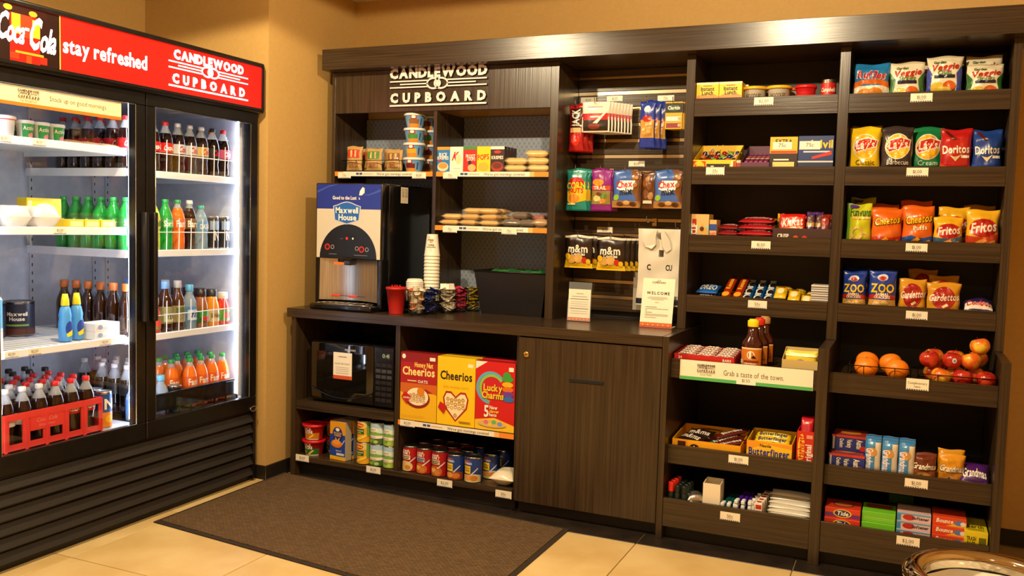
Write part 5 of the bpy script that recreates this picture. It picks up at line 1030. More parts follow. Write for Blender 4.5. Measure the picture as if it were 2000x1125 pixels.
basket(.85, .495, .036, .045, .125, 'black wire basket of yellow sweetener sachets', None, 'yellow sweetener sachet in its wire basket', 'sachet', 22, seed=7, bits=[sac_('#dcc23a', 128), sac_('#c8ac2a', 129)])
for k, (x, y, rz) in enumerate([(.786, .288, .4), (.808, .312, 1.2)]): spawn(sac_('#f0e6d4', 130), 'white paper sachet sticking up above its basket', 'sachet', (x, y, 1.035), rx=1.2, rz=rz, group='upright white sachets')
def bin_():
    t = thing('black_bin', 'black tapered plastic bin of wrapped treats on the worktop', 'bin', (1.115, .5, .9005)); K = M('#0e0c0b', .4)
    w0, w1, d0, d1, H = .17, .205, .1, .125, .225
    def ring(f, t_=0): w = w0 + (w1 - w0) * f - t_; d = d0 + (d1 - d0) * f - t_; return [(-w, -d), (w, -d), (w, d), (-w, d)]
    v = [(x, y, 0) for x, y in ring(0)] + [(x, y, H) for x, y in ring(1)] + [(x, y, H) for x, y in ring(1, .006)] + [(x, y, .006) for x, y in ring(0, .006)]
    fs = [(3, 2, 1, 0)] + [(i, (i + 1) % 4, 4 + (i + 1) % 4, 4 + i) for i in range(4)] + [(4 + i, 4 + (i + 1) % 4, 8 + (i + 1) % 4, 8 + i) for i in range(4)] + [(8 + i, 8 + (i + 1) % 4, 12 + (i + 1) % 4, 12 + i) for i in range(4)] + [(12, 13, 14, 15)]
    MB().add(v, fs, K).obj('bin_body', t)
    MB().tube([(x, y, H - .002) for x, y in ring(1)], .005, K, 6, True).obj('rolled_rim', t)
    bits = [('red', '#a01c18'), ('green', '#1c6a34'), ('bright green', '#4aa83a')]
    for k in range(15):
        n, c = bits[(k * 2) % 3]
        spawn(packp('wrapped_treat', .09, .07, .025, c, '', WH, None, 131 + k % 3), n + ' wrapped treat heaped at the top of the black bin', 'treat', (1.115 - .12 + .06 * (k % 5), .445 + .055 * (k // 5), 1.095 + .006 * (k % 3)), rz=k, rx=.2 * math.sin(k), group=n + ' treats in the black bin')
bin_()
# ================================================================== open base cabinet
zm, zl, zcr = .4055, .1105, .3765
def micro():
    t = thing('microwave', 'black glossy microwave oven on the base cabinet shelf', 'microwave', (.372, .0, zm)); K = M('#0c0b0c', .15, 0, 0, .4); W2, H = .257, .325
    MB().rbox(-W2, .075, .012, W2, .47, H, K, .006, 2).obj('housing', t)
    for sx in (-1, 1): 
        for y in (.1, .44): MB().lathe([(.014, 0), (.014, .012)], K, 10, mtx=Matrix.Translation((sx * .22, y, 0))).obj('foot', t)
    dr_ = MB().rbox(-W2, .055, .014, .135, .0745, H - .002, M('#0a0a0b', .08, 0, 0, .6), .008, 2).obj('door', t)
    MB().rbox(-W2 + .04, .0535, .07, .095, .0552, H - .05, M('#050505', .04, 0, 0, .8), .0008).obj('door_window', dr_)
    c = MB(); n = 20; c.tube([(-W2 + .01 + (.385) * k / n, .052, .078 - .045 * math.sin(PI * k / n)) for k in range(n + 1)], .0035, M('#2a2a2c', .2, .5), 6); c.obj('handle_curve', dr_)
    link('brand_lettering', printmesh([T('FRIGIDAIRE', .5, .5, .8, '#b8b4ac', 1)], .085, .011, lambda x, y, o: (-.05 + x, .0548 - o, H - .04 + y)), dr_)
    pn = MB().rbox(.137, .055, .014, W2, .0745, H - .002, M('#0d0c0d', .2, 0, 0, .3), .004).obj('control_panel', t)
    link('display', printmesh([R(0, 0, 1, 1, '#0a0c0a'), T('0:41', .62, .5, .62, M('#9ab08a', .4, 0, .5), .5, 0)], .1, .032, lambda x, y, o: (.147 + x, .0548 - o, .262 + y)), pn)
    for r in range(7):
        for q in range(3): MB().rbox(.15 + q * .033, .0535, .04 + r * .03, .178 + q * .033, .0555, .058 + r * .03, M('#1c1b1c' if r not in (5, 4) else '#3a393a', .4), .001).obj('button', pn)
    nt_ = [R(0, 0, 1, 1, '#ece4d0'), R(0, 0, 1, .14, '#c8501c'), T('CUPBOARD', .5, .84, .045, '#4a4a52', .45), T('ROAST OR TOAST', .5, .58, .06, '#5a544a', .8, 0), R(.15, .44, .85, .455, '#b0a898'), R(.15, .37, .85, .385, '#b0a898'), R(.15, .3, .85, .315, '#b0a898'), R(.15, .22, .85, .235, '#b0a898')]
    nn = MB().box(-.11, .0525, .135, .005, .0532, .275, M('#ece4d0', .5))
    o = nn.obj('paper_notice', dr_); link('printed_notice', printmesh(nt_, .115, .14, lambda x, y, o: (-.11 + x, .0524 - o, .135 + y)), dr_)
micro()
HN = (R(0, 0, 1, .42, '#e8b41c'), P([(0, .42), (.3, .34), (.7, .48), (1, .4), (1, .55), (0, .55)], '#c8641c'), R(0, .55, 1, 1, '#a81c1c'), R(0, .86, 1, 1, '#8a1418'), E(.09, .94, .05, .035, WH), R(.8, .9, .95, .95, WH), T('Honey Nut', .64, .83, .07, '#f2d060', .5), T('Cheerios', .5, .73, .115, '#f6dc8a', .88), T('OATS', .62, .585, .04, WH, .3), R(.2, .58, .45, .595, '#f0d8a0'), E(.48, .34, .34, .15, '#8a1c14'), E(.48, .36, .3, .13, '#f2e6c8')) + tuple(RG(.3 + .09 * (k % 5), .29 + .045 * (k // 5) + .012 * (k % 2), .04, .024, .018, '#c8924a', 10) for k in range(15)) + (E(.58, .44, .1, .06, '#d8821c'), P([(.05, .34), (.13, .42), (.21, .4), (.31, .36), (.2, .24)], '#c01c1c'), T('CAN HELP', .19, .335, .022, WH, .18), R(.05, .07, .7, .075, '#c88a1c'))
CH = (R(0, 0, 1, 1, '#f0c414'), R(.8, .87, .94, .92, '#f6e8c0'), T('Cheerios', .5, .73, .12, '#1c1410', .84), T('100% WHOLE OATS', .5, .56, .035, '#c88a14', .66, 0), P([(.5, .06), (.2, .26), (.16, .4), (.24, .5), (.38, .5), (.5, .43), (.62, .5), (.76, .5), (.84, .4), (.8, .26)], '#a8281c'), P([(.5, .09), (.24, .27), (.2, .4), (.26, .47), (.37, .47), (.5, .4), (.63, .47), (.74, .47), (.8, .4), (.76, .27)], '#f2e2b8')) + tuple(RG(.3 + .1 * (k % 5), .2 + .06 * (k // 5) + .012 * (k % 2), .045, .026, .02, '#c8963c', 10) for k in range(5, 20)) + (RG(.5, .16, .045, .026, .02, '#c8963c', 10), P([(.04, .25), (.1, .34), (.18, .31), (.28, .28), (.2, .16)], '#c01c1c'), R(.6, .06, .9, .08, '#a8801c'))
LC = (R(0, 0, 1, 1, '#c8181c'), P([(0, 0), (1, 0), (1, .1), (.5, .19), (0, .14)], '#ecc02a'), RG(.4, .62, .38, .24, .07, '#5aa8c8', 24, .6, 4.6), RG(.42, .62, .32, .2, .06, '#8ac04a', 24, .6, 4.6), E(.42, .6, .26, .17, '#c01830'), P([(0, 1), (0, .88), (.3, 1)], WH), R(.84, .88, .96, .94, WH), T('Lucky', .46, .62, .1, BK, .5), T('Lucky', .45, .625, .095, '#f4cc28', .48), T('Charms', .46, .51, .1, BK, .58), T('Charms', .45, .515, .095, '#f4cc28', .56), E(.82, .77, .14, .045, '#3a9a3a'), E(.8, .82, .1, .05, '#3a9a3a'), E(.82, .69, .14, .04, '#e0b01c'), E(.83, .62, .14, .04, '#d86a1c'), E(.84, .55, .14, .04, '#6a3a9a'), E(.85, .48, .14, .04, '#2a6ab8'), T('5', .3, .28, .16, WH, .12), T('New', .48, .34, .05, WH, .2), T('clover', .5, .285, .045, '#f4cc28', .25), T('hats', .47, .235, .045, WH, .2), E(.45, .1, .36, .05, '#d8b070'), E(.3, .12, .06, .03, '#d86a8a'), E(.5, .13, .06, .03, '#5ab86a'), E(.65, .11, .06, .03, '#6a9ad8'), E(.4, .09, .05, .025, '#e8c83a'))
for i, (pr, c, cs_, l) in enumerate([(HN, '#a81c1c', '#7a1418', 'tall red and gold honey oat cereal box'), (CH, '#f0c414', '#d8ac14', 'tall yellow oat cereal box with heart bowl'), (LC, '#c8181c', '#a01418', 'tall red cereal box with stacked rainbow hats')]):
    x = .784 + i * .2105
    spawn(boxp('cereal_box', .2085, .055, .342 - .004 * i, c, pr, sides=cs_), l, 'cereal box', (x, .064, zcr))
    spawn(boxp('cereal_box', .2085, .055, .338, c, (), sides=cs_), l.replace('tall', 'second') + ' standing just behind', 'cereal box', (x + .004, .125, zcr))
rice = lambda c: cupp('rice_cup', .043, .056, .078, c, (R(0, 0, 1, .08, '#d8c8b0'), R(0, .08, 1, .5, '#2a6a2c' if c[1] == 'a' else '#c87a1c'), T('RICE', .46, .78, .2, WH, .34), T('RONI', .5, .56, .2, WH, .36), P([(.45, .12), (.7, .42), (.76, .36), (.55, .1)], '#ecc84a'), E(.3, .25, .1, .12, '#d0a03a')), '#c4141a', .063)
for x, y, l in [(.115, .095, ['lower red rice cup with green base at the cabinet side', 'upper red rice cup with orange base at the cabinet side']), (.165, .22, ['lower shaded red rice cup behind the front pair', 'upper shaded red rice cup behind the front pair'])]:
    spawn(rice('#a81418'), l[0], 'rice cup', (x, y, zl)); spawn(rice('#c02018'), l[1], 'rice cup', (x, y, zl + .0845))
MAC = (R(0, 0, 1, .1, '#e8ac1c'), R(0, .1, 1, .66, '#1c409a'), R(0, .66, 1, 1, '#e09a1c'), E(.5, .66, .33, .2, '#1c2f7e'), E(.5, .79, .13, .045, WH), T('MACARONI', .5, .7, .05, '#d8a83a', .5), T('CHEESE', .5, .64, .05, '#d8a83a', .45), RG(.5, .58, .14, .08, .05, '#f0c83a', 14, PI, 2 * PI), E(.45, .42, .36, .1, '#e07a1c'), E(.45, .46, .26, .07, '#ec9a3a'), T('love it', .6, .25, .05, WH, .5, 0), R(.45, .13, .95, .19, '#c8d0e0'), P([(.8, .44), (.97, .56), (.98, .53), (.82, .41)], '#d8d8e0'))
for i, (x, y) in enumerate([(.3, .075), (.312, .135), (.322, .19)]): spawn(boxp('macaroni_box', .105, .05, .205, '#1c409a', MAC, sides='#b8ac90'), ['foremost blue and orange macaroni box', 'second macaroni box behind the foremost', 'third macaroni box at the back of its row'][i], 'macaroni box', (x, y, zl), rz=-.12)
cor = canp('vegetable_can', .0385, .113, '#e0a428', (R(0, .72, 1, 1, '#d8c878'), E(.4, .84, .26, .12, '#c8281c'), T('Del Monte', .4, .84, .09, '#f0d84a', .4), R(.15, .4, .68, .66, '#1c5a2a'), T('Whole Kernel', .41, .57, .07, '#e8dcb0', .46), T('Corn', .41, .47, .07, '#f0d84a', .3), P([(.1, .1), (.8, .4), (.86, .3), (.3, .05)], '#f0c83a'), R(.82, .3, 1, 1, '#6a9a3a')), lab=(.03, .96))
gg = lambda c: canp('vegetable_can', .0385, .113, '#d8e4da', (R(0, .8, 1, 1, '#a8c8e0'), P([(0, .52), (.5, .62), (1, .5), (1, .42), (0, .42)], '#7ab04a'), R(0, .28, 1, .42, '#f0e4dc'), E(.42, .68, .24, .13, '#eef0d8'), T('Green', .42, .72, .11, '#2a4a2a', .34, 0, .2), T('Giant', .42, .6, .11, '#2a4a2a', .34, 0, .2), T('Vegetables', .4, .35, .06, '#b0605a', .5, 0), R(0, 0, 1, .28, c), E(.3, .14, .12, .08, '#8ab84a'), E(.6, .12, .12, .08, '#a8c86a'), E(.45, .2, .1, .06, '#6a9a3a')), lab=(.03, .96))
for i, (x, p_, n) in enumerate([(.448, cor, 'corn'), (.5285, gg('#4a6a3a'), 'green bean'), (.6085, gg('#9ab83a'), 'pea')]):
    for j in range(2):
        spawn(p_, ['lower ', 'upper '][j] + n + ' can in the front vegetable row', 'vegetable can', (x, .075, zl + .1135 * j), rz=.15 if (i, j) == (1, 0) else 0)
        spawn(p_, ['lower ', 'upper '][j] + n + ' can hidden behind the front vegetable row', 'vegetable can', (x, .155, zl + .1135 * j))
chk = lambda b_, l2: canp('soup_can', .042, .128, '#a81418', (T("Campbells", .36, .9, .07, WH, .4, sh=.2), T('CHUNKY', .36, .78, .13, WH, .52), R(.1, .5, .62, .68, l2), R(.13, .6, .59, .64, '#4a2a18'), R(.13, .53, .55, .57, '#4a2a18'), E(.38, .2, .36, .24, b_), E(.3, .24, .16, .1, '#e0b860'), E(.5, .16, .14, .1, '#c8803a'), P([(.5, .36), (.85, .62), (.87, .58), (.54, .32)], '#d8d4cc')), lab=(.02, .93))
pro = lambda b_: canp('soup_can', .042, .124, '#1c3a86', (P([(.1, .9), (.5, .95), (.6, .75), (.1, .78)], '#3a5aa8'), T('PROGRESSO', .34, .8, .08, WH, .42), E(.3, .9, .12, .05, '#c8401c'), R(.12, .36, .5, .7, '#e8bc2a'), T('Chicken', .31, .6, .06, '#4a3a1a', .3), T('Noodle', .31, .5, .06, '#4a3a1a', .28), P([(0, 0), (1, 0), (1, .3), (.7, .36), (0, .28)], b_), E(.35, .2, .2, .12, '#d89a4a'), E(.65, .18, .18, .12, '#c8742a'), P([(.5, .34), (.82, .64), (.84, .6), (.54, .3)], '#c8ccd4')), lab=(.02, .93))
for i, (x, p_, l) in enumerate([(.722, chk('#d8c07a', '#e8dcc0'), 'red soup can with cream coloured picture'), (.808, chk('#c8641c', '#a8c0d8'), 'red soup can with pale blue flavour panel'), (.897, chk('#b8642a', '#d8d0a8'), 'red soup can with meatball picture'), (.991, pro('#8a3a18'), 'blue soup can with tomato coloured picture'), (1.088, pro('#c8c090'), 'blue soup can with pale chicken picture')]):
    y = .085 - .006 * i if i < 3 else .062
    spawn(p_, l + ' in the front row', 'soup can', (x, y, zl), rz=.1)
    for j in (1, 2): spawn(p_, l + [', one place back', ', two places back'][j - 1], 'soup can', (x + .02 * j + (.03 if i == 4 else 0), y + .1 * j, zl), rz=.2)
pop = packp('popcorn_bag', .125, .16, .07, '#ddd2b8', '', WH, None, 141)
spawn(pop, 'folded white paper popcorn bag against the waste cabinet', 'popcorn bag', (1.25, .1, zl + .002), rz=.05)
# ================================================================== drinks cooler
FX, FY0, FY1 = -.07, -1.635, -.15            # front plane, far left end, right end
LED = M('#dfeaff', .5, 0, 38.0, key='led')
INW = noisemat('cooler_liner', '#b9bec8', '#c6cbd4', 20, .4, 4)
WSH = M('#e8ecf2', .3)
def cooler():
    t = thing('drinks_cooler', 'black double glass door drinks cooler with lit red header', 'refrigerator')
    K = BLACKP
    MB().box(-.86, FY0, .06, -.84, FY1, 2.1, K).obj('back_panel', t)
    MB().box(-.8395, FY0, .06, -.1305, FY0 + .03, 2.1, K).obj('side_panel', t); MB().box(-.8395, FY1 - .03, .06, -.1305, FY1, 2.1, K).obj('side_panel', t)
    MB().box(-.8395, FY0 + .0305, 1.9, -.1305, FY1 - .0305, 2.1, K).obj('top_panel', t); MB().box(-.8395, FY0 + .0305, .06, -.1305, FY1 - .0305, .4, K).obj('machine_box', t)
    a, b_ = FY0 + .031, FY1 - .031
    MB().box(-.838, a, .402, -.828, b_, 1.898, INW).obj('inner_back', t)
    MB().box(-.8275, a, .402, -.14, a + .012, 1.898, INW).obj('inner_side', t); MB().box(-.8275, b_ - .012, .402, -.14, b_, 1.898, INW).obj('inner_side', t)
    MB().box(-.8275, a + .0125, .402, -.14, b_ - .0125, .43, INW).obj('inner_floor', t); MB().box(-.8275, a + .0125, 1.875, -.14, b_ - .0125, 1.898, INW).obj('inner_roof', t)
    for y in (-1.3, -1.24, -.86, -.5, -.42):
        o = MB().box(-.8275, y - .012, .44, -.82, y + .012, 1.86, M('#c2c7d0', .35)).obj('shelf_standard', t)
        MB().mesh
        sl = MB()
        for k in range(34): sl.box(-.8199, y - .003, .47 + k * .04, -.8193, y + .003, .485 + k * .04, M('#3a3e46', .6))
        sl.obj('slots', o)['kind'] = 'stuff'
    # black mullion and frame behind the doors
    MB().box(-.13, -.925, .4, -.1005, -.845, 1.9, K).obj('mullion', t)
    MB().box(-.13, FY0, .06, -.1005, FY1, .405, K).obj('lower_frame', t); MB().box(-.13, FY0, 1.88, -.1005, FY1, 2.1, K).obj('upper_frame', t)
    MB().box(-.13, FY0, .405, -.1005, FY0 + .045, 1.88, K).obj('jamb', t); MB().box(-.13, FY1 - .045, .405, -.1005, FY1, 1.88, K).obj('jamb', t)
    for y, s in ((-.905, 0), (-.865, 0), (FY1 - .058, 1), (FY0 + .058, 1)):
        o = MB().box(-.1395, y - .006, .45, -.1315, y + .006, 1.86, M('#d8dce4', .3)).obj('light_channel', t)
        MB().box(-.1475, y - .005, .46, -.1396, y + .005, 1.85, LED).obj('light_strip', o)
    # doors
    for k, (y0, y1) in enumerate([(FY0 + .004, -.888), (-.882, FY1 - .004)]):
        d_ = MB(); z0, z1, f = .375, 1.9, .052
        fl_, fr = (.052, .052)
        for q in ((y0, z0, y1, z0 + .075), (y0, z1 - .06, y1, z1), (y0, z0 + .0755, y0 + fl_, z1 - .0605), (y1 - fr, z0 + .0755, y1, z1 - .0605)):
            d_.rbox(-.1, q[0], q[1], FX, q[2], q[3], K, .003)
        o = d_.obj('door', t)
        MB().box(-.088, y0 + .05, z0 + .073, -.083, y1 - .05, z1 - .058, GLASS).obj('glass_pane', o)
        m = M('#b8b4aa', .25, .9); e = .0525
        gz0, gz1 = z0 + .0765, z1 - .0615
        MB().tube([(FX - .002, y0 + e, gz0), (FX - .002, y1 - e, gz0), (FX - .002, y1 - e, gz1), (FX - .002, y0 + e, gz1)], .0018, m, 4, True).obj('gasket_trim', o)
        hy = y1 - .022 if k == 0 else y0 + .022
        MB().rbox(FX + .001, hy - .012, .9, FX + .035, hy + .012, 1.38, M('#141212', .3), .006, 2).obj('handle', o)
    # banner on the left door glass
    Wd, H, yb = .565, .072, -1.575
    bm_ = lambda x, y, o: (-.0795 + o, yb + x, 1.7625 + y)
    bn = MB().box(-.0815, yb, 1.7625, -.0795, yb + Wd, 1.7625 + H, M('#d8c298', .5)).obj('door_banner', t)
    lg = []
    for kk, dd, c in logo('#4a4440'):
        f_ = lambda u, v: (.15 + u * .16, .4 + v * .48)
        if kk == 'p': lg.append((kk, [f_(*q) for q in dd], c))
        elif kk == 't': s, cx_, cy_, h_, w, bo, sh, ro, sp = dd; x, y = f_(cx_, cy_); lg.append((kk, (s, x, y, h_ * .48, w * .16, bo, sh, ro, sp), c))
        else: cx_, cy_, rx, ry, tt, n, a0, a1 = dd; x, y = f_(cx_, cy_); lg.append((kk, (x, y, rx * .16, ry * .48, tt * .16, n, a0, a1), c))
    link('printed_banner', printmesh([R(0, 0, 1, .18, '#d8691c'), T('Stock up on good mornings.', .63, .6, .25, '#5a4c3a', .48, 0), T('for breakfast', .23, .3, .12, '#d8691c', .14, 0)] + lg, Wd, H, bm_), bn)
    # header light box
    MB().rbox(-.3, FY0 - .006, 1.895, -.045, FY1 + .012, 2.145, K, .006, 2).obj('header_box', t)
    HW, HH = FY1 - FY0 - .02, .205; hy0, hz0 = FY0 + .008, 1.917
    hm_ = lambda x, y, o: (-.0445 + o, hy0 + x, hz0 + y)
    rim = MB(); 
    for q in ((hy0 - .012, hz0 - .012, hy0 + HW + .012, hz0), (hy0 - .012, hz0 + HH, hy0 + HW + .012, hz0 + HH + .012), (hy0 - .012, hz0, hy0, hz0 + HH), (hy0 + HW, hz0, hy0 + HW + .012, hz0 + HH)): rim.box(-.05, q[0], q[1], -.036, q[2], q[3], K)
    rim.obj('header_rim', t)
    def em(c, s): return M(c, .3, 0, s)
    RE, WE = em('#d8140c', .95), em('#ffffff', 1.3)
    lb_ = MB().box(-.0462, hy0, hz0, -.0446, hy0 + HW, hz0 + HH, RE).obj('lit_panel', t)
    u = lambda y: (y - hy0) / HW
    pic = [R(0.012, 0, u(-1.335), 1, em('#1c0806', .5)), R(.055, .0, .14, .9, em('#8a1208', .9)), R(.06, .5, .085, .88, em('#e8861c', 1.0)), R(.118, .48, .14, .8, em('#e8901c', 1.0)), R(.085, .45, .118, .85, em('#b82a10', 1.0)), R(.07, .16, .15, .2, em('#e8781c', 1.0)), R(.055, .05, .08, .16, em('#b8280c', .9)), R(.1, .0, .115, .14, em('#c8340c', .9)), R(.14, .03, .16, .16, em('#a01c0c', .9)), R(.03, .85, .16, 1, em('#240a06', .5)), E(.05, .93, .012, .05, em('#e8901c', 1)), E(.12, .9, .012, .05, em('#e8781c', 1)), R(.012, 0, .016, 1, em('#8a9a3a', .9)), R(u(-1.338), 0, u(-1.334), 1, em('#b8b04a', .9))]
    cc = [T('C', u(-1.583), .6, .46, WE, .026, 1, .18), T('oca', u(-1.527), .54, .4, WE, .05, 1, .18, sp=.0), R(u(-1.486), .58, u(-1.468), .63, WE), T('C', u(-1.452), .56, .54, WE, .03, 1, .18), T('ola', u(-1.392), .48, .42, WE, .048, 1, .18, sp=.0), P([(.018, .36), (.03, .42), (.06, .43), (.085, .36), (.08, .345), (.058, .385), (.035, .37)], WE), T('stay refreshed', u(-1.114), .48, .27, WE, .285, 1, sp=.05)]
    L2 = []
    for kk, dd, c in logo(WE):
        w_ = .519 / HW; f_ = lambda a_, b2: (u(-.784) + a_ * w_, .1 + b2 * .82)
        if kk == 'p': L2.append((kk, [f_(*q) for q in dd], c))
        elif kk == 't': s, cx_, cy_, h_, w, bo, sh, ro, sp = dd; x, y = f_(cx_, cy_); L2.append((kk, (s, x, y, h_ * .82, w * w_, bo, sh, ro, sp), c))
        else: cx_, cy_, rx, ry, tt, n, a0, a1 = dd; x, y = f_(cx_, cy_); L2.append((kk, (x, y, rx * w_, ry * .82, tt * w_, n, a0, a1), c))
    link('printed_header', printmesh(pic + cc + L2, HW, HH, hm_, off=.0003, step=.0001), lb_)
    # lower grille
    for k in range(6):
        z = .03 + k * .056
        MB().add([(-.1, FY0 + .01, z), (-.1, FY1 - .02, z), (-.1, FY1 - .02, z + .044), (-.1, FY0 + .01, z + .044), (-.073, FY0 + .01, z + .006), (-.073, FY1 - .02, z + .006), (-.095, FY1 - .02, z + .044), (-.095, FY0 + .01, z + .044)], [(0, 1, 2, 3), (7, 6, 5, 4), (0, 4, 5, 1), (1, 5, 6, 2), (2, 6, 7, 3), (3, 7, 4, 0)], M('#2a2725', .35)).obj('grille_slat', t)
    MB().box(-.098, FY1 - .0195, .012, -.075, FY1, .372, K).obj('grille_end', t)
    MB().box(-.8, FY0 + .01, .0, -.105, FY1 - .01, .0595, M('#0a0909', .5)).obj('plinth', t)
    lk_ = MB().tube([(-.066 + .0, FY1 - .03 + .022 * math.cos(a), .385 + .012 * math.sin(a)) for a in [2 * PI * k / 14 for k in range(14)]], .003, CHROME, 6, True).obj('lock_ring', t)
    return t
cooler()
# shelves with wire fronts
SHF = [('L', 1.652, -1.59, -.91), ('L', 1.306, -1.59, -.91), ('L', .828, -1.59, -.91), ('R', 1.565, -.904, -.2), ('R', 1.205, -.904, -.2), ('R', .82, -.904, -.2)]
LY = [-.864 + .077 * k for k in range(9)]
for i, (sd, z, y0, y1) in enumerate(SHF):
    t = thing('cooler_shelf', ['white wire cooler shelf under the yogurt packs', 'white wire cooler shelf under the butter boxes', 'white wire cooler shelf under the milk carton', 'white wire cooler shelf under the cola row', 'white wire cooler shelf under the lemon-lime and orange sodas', 'white wire cooler shelf under the juice bottles'][i], 'shelf')
    MB().box(-.8, y0 + .004, z - .008, -.172, y1 - .004, z - .002, WSH).obj('shelf_deck', t)
    MB().rbox(-.1715, y0, z - .028, -.158, y1, z + .004, WSH, .003).obj('front_edge', t)
    for y in (y0, y1 - .003): MB().box(-.8, y, z - .03, -.172, y + .003, z + .006, WSH).obj('side_rail', t)
    for k in range(18): MB().tube([(-.79, y0 + .02 + (y1 - y0 - .04) * k / 17, z - .001), (-.175, y0 + .02 + (y1 - y0 - .04) * k / 17, z - .001)], .001, WSH, 4).obj('deck_wire', t)
    if sd == 'R':
        MB().tube([(-.166, y0 + .01, z + .085), (-.166, y1 - .01, z + .085)], .0028, WSH, 6).obj('front_rail', t)
        for k in range(10):
            y = LY[0] - .0385 + .077 * k
            if y < y0 + .01 or y > y1 - .005: continue
            MB().tube([(-.166, y, z + .004), (-.164, y, z + .085), (-.164, y, z + .14), (-.166, y + .003, z + .15)], .0022, WSH, 5).obj('lane_wire', t)
# bottles
@memo
def bottle(kind, liq, cap, lab, prints=(), H=.238, fill=.8, clear=None):
    n = 18; s = H / .238; CL = clear or CLEAR; LQ = M(liq, .06, 0, 0, .4)
    if kind == 'cola': pf = [(.028, 0), (.0335, .006), (.0345, .03), (.031, .062), (.0355, .092), (.036, .14), (.034, .16), (.027, .183), (.017, .204), (.0132, .213), (.0132, .222)]
    elif kind == 'tea': pf = [(.03, 0), (.035, .006), (.035, .13), (.032, .15), (.022, .175), (.0165, .19), (.0165, .216)]
    elif kind == 'jar': pf = [(.03, 0), (.036, .006), (.036, .12), (.033, .145), (.026, .17), (.024, .205)]
    else: pf = [(.028, 0), (.0335, .006), (.034, .06), (.032, .085), (.0345, .11), (.0345, .15), (.03, .172), (.019, .2), (.0135, .212), (.0135, .222)]
    pr = []
    for r, z in pf: pr.append((r, z * s, LQ if z / .222 < fill else CL))
    mb = MB().lathe(pr, CL, n)
    cr = {'tea': .0185, 'jar': .0265}.get(kind, .0148); cz = {'tea': .203, 'jar': .19}.get(kind, .2195)
    c = MB().lathe([(cr, cz * s), (cr + .0005, cz * s + .002), (cr, .236 * s), (cr * .85, .238 * s), (.001, .238 * s)], M(cap, .35), 14)
    parts = [('cap', c.mesh('cap'))]
    if lab:
        z0, z1, r = {'cola': (.093, .138, .0366), 'tea': (.04, .12, .0356), 'jar': (.03, .11, .0366)}.get(kind, (.1, .15, .035)); z0 *= s; z1 *= s
        l = MB().lathe([(r, z0), (r, z1)], M(lab, .4), n, cap=False).mesh('paper_label'); arc = 2.4
        sub = [('printed_label', printmesh(prints, arc * r, z1 - z0, lambda x, y, o: ((r + .0004 + o) * math.sin(x / r - arc / 2), -(r + .0004 + o) * math.cos(x / r - arc / 2), y + z0), .01))] if prints else []
        parts.append(('paper_label', l, sub))
    return ('soda_bottle' if kind in ('cola', 'soda') else 'drink_bottle', mb.mesh('soda_bottle'), parts)
CO = (T('Coca-Cola', .5, .5, .5, WH, .8, sh=.3, sp=0),)
coke = bottle('cola', '#1e0a05', '#d01c1a', '#c01414', CO); diet = bottle('cola', '#1e0a05', '#d8d4d0', '#b8b8b8', (T('Coke', .5, .5, .6, '#b0141c', .6, sh=.25),)); cafe = bottle('cola', '#1e0a05', '#d8d8d8', '#c0a45c', (T('Coke', .5, .5, .6, '#b0141c', .6, sh=.25),))
zero = bottle('cola', '#140806', '#1a1616', '#16120f', (T('Coke', .5, .5, .6, '#c8242a', .6, sh=.25),)); cher = bottle('cola', '#1e0a05', '#d01c1a', '#b8486a', (T('Cherry', .5, .5, .5, WH, .6, sh=.25),)); dcw = bottle('cola', '#1e0a05', '#dcdcdc', '#d8d4cc', ()); dcp = bottle('cola', '#1e0a05', '#d8d4d0', '#a8509a', ())
spr = bottle('soda', '#1f9a3a', '#2a9a4a', '#2c7a3a', (R(.1, .1, .9, .9, '#3ab05a'), T('Sprite', .5, .5, .5, WH, .8)), fill=1.1); mtd = bottle('soda', '#c8d83a', '#2a9a4a', '#d8c83a', (T('Mello', .5, .5, .5, '#2a7a2a', .8),), fill=.95)
fan = bottle('soda', '#e8741c', '#2a9a4a', None, (), fill=.85); fanl = bottle('soda', '#e8741c', '#2a9a4a', '#e0601c', (T('Fanta', .5, .5, .6, WH, .8),), fill=.85); root = bottle('soda', '#2a140a', '#e8e4dc', '#6a4a1c', (T('Barqs', .5, .5, .6, WH, .8),)); wat = bottle('soda', '#8ab4d8', '#3ab09a', '#5a9ad0', (T('DASANI', .5, .5, .5, WH, .8),), H=.215, fill=-1, clear=CLEARB)
tea = bottle('tea', '#3a1a0a', '#6a9ad8', '#8a8a5a', (R(.1, .1, .9, .6, '#c8c8a0'), T('TEA', .5, .4, .25, '#3a4a2a', .5)), fill=.9); teb = bottle('tea', '#4a2a14', '#a8a8ac', '#9a9064', (R(.1, .5, .9, .9, '#5a6a3a'),), fill=.9); prp = bottle('tea', '#b8d0e8', '#5ab0e0', '#5a8ac8', (R(.1, .1, .9, .8, '#c8dcf0'), T('fit', .5, .5, .4, '#2a4a9a', .5, sh=.3)), fill=-1, clear=CLEARB, H=.215)
v8 = bottle('jar', '#9a5a24', '#2a1a14', '#2c6a2c', (R(.1, .4, .9, .9, '#4a9a3a'), E(.5, .3, .3, .2, '#c8301c')), H=.19, fill=1.1); oj = bottle('jar', '#e8941c', '#2a2a2a', '#d8c8a0', (R(.1, .3, .9, .7, '#c8a060'), T('Orange', .5, .5, .25, '#3a5a2a', .7)), H=.185, fill=1.1); stb = bottle('jar', '#c8382a', '#c8c4bc', '#5a9a3a', (E(.5, .5, .3, .35, '#d84a3a'),), H=.165, fill=1.1)
amb = bottle('tea', '#2a1206', '#b8622a', None, (), fill=.9); dmm = bottle('cola', '#1a0a06', '#18130f', None, ())
wcp = bottle('soda', '#140b08', '#e6e2da', '#2a2622', (), fill=.75)
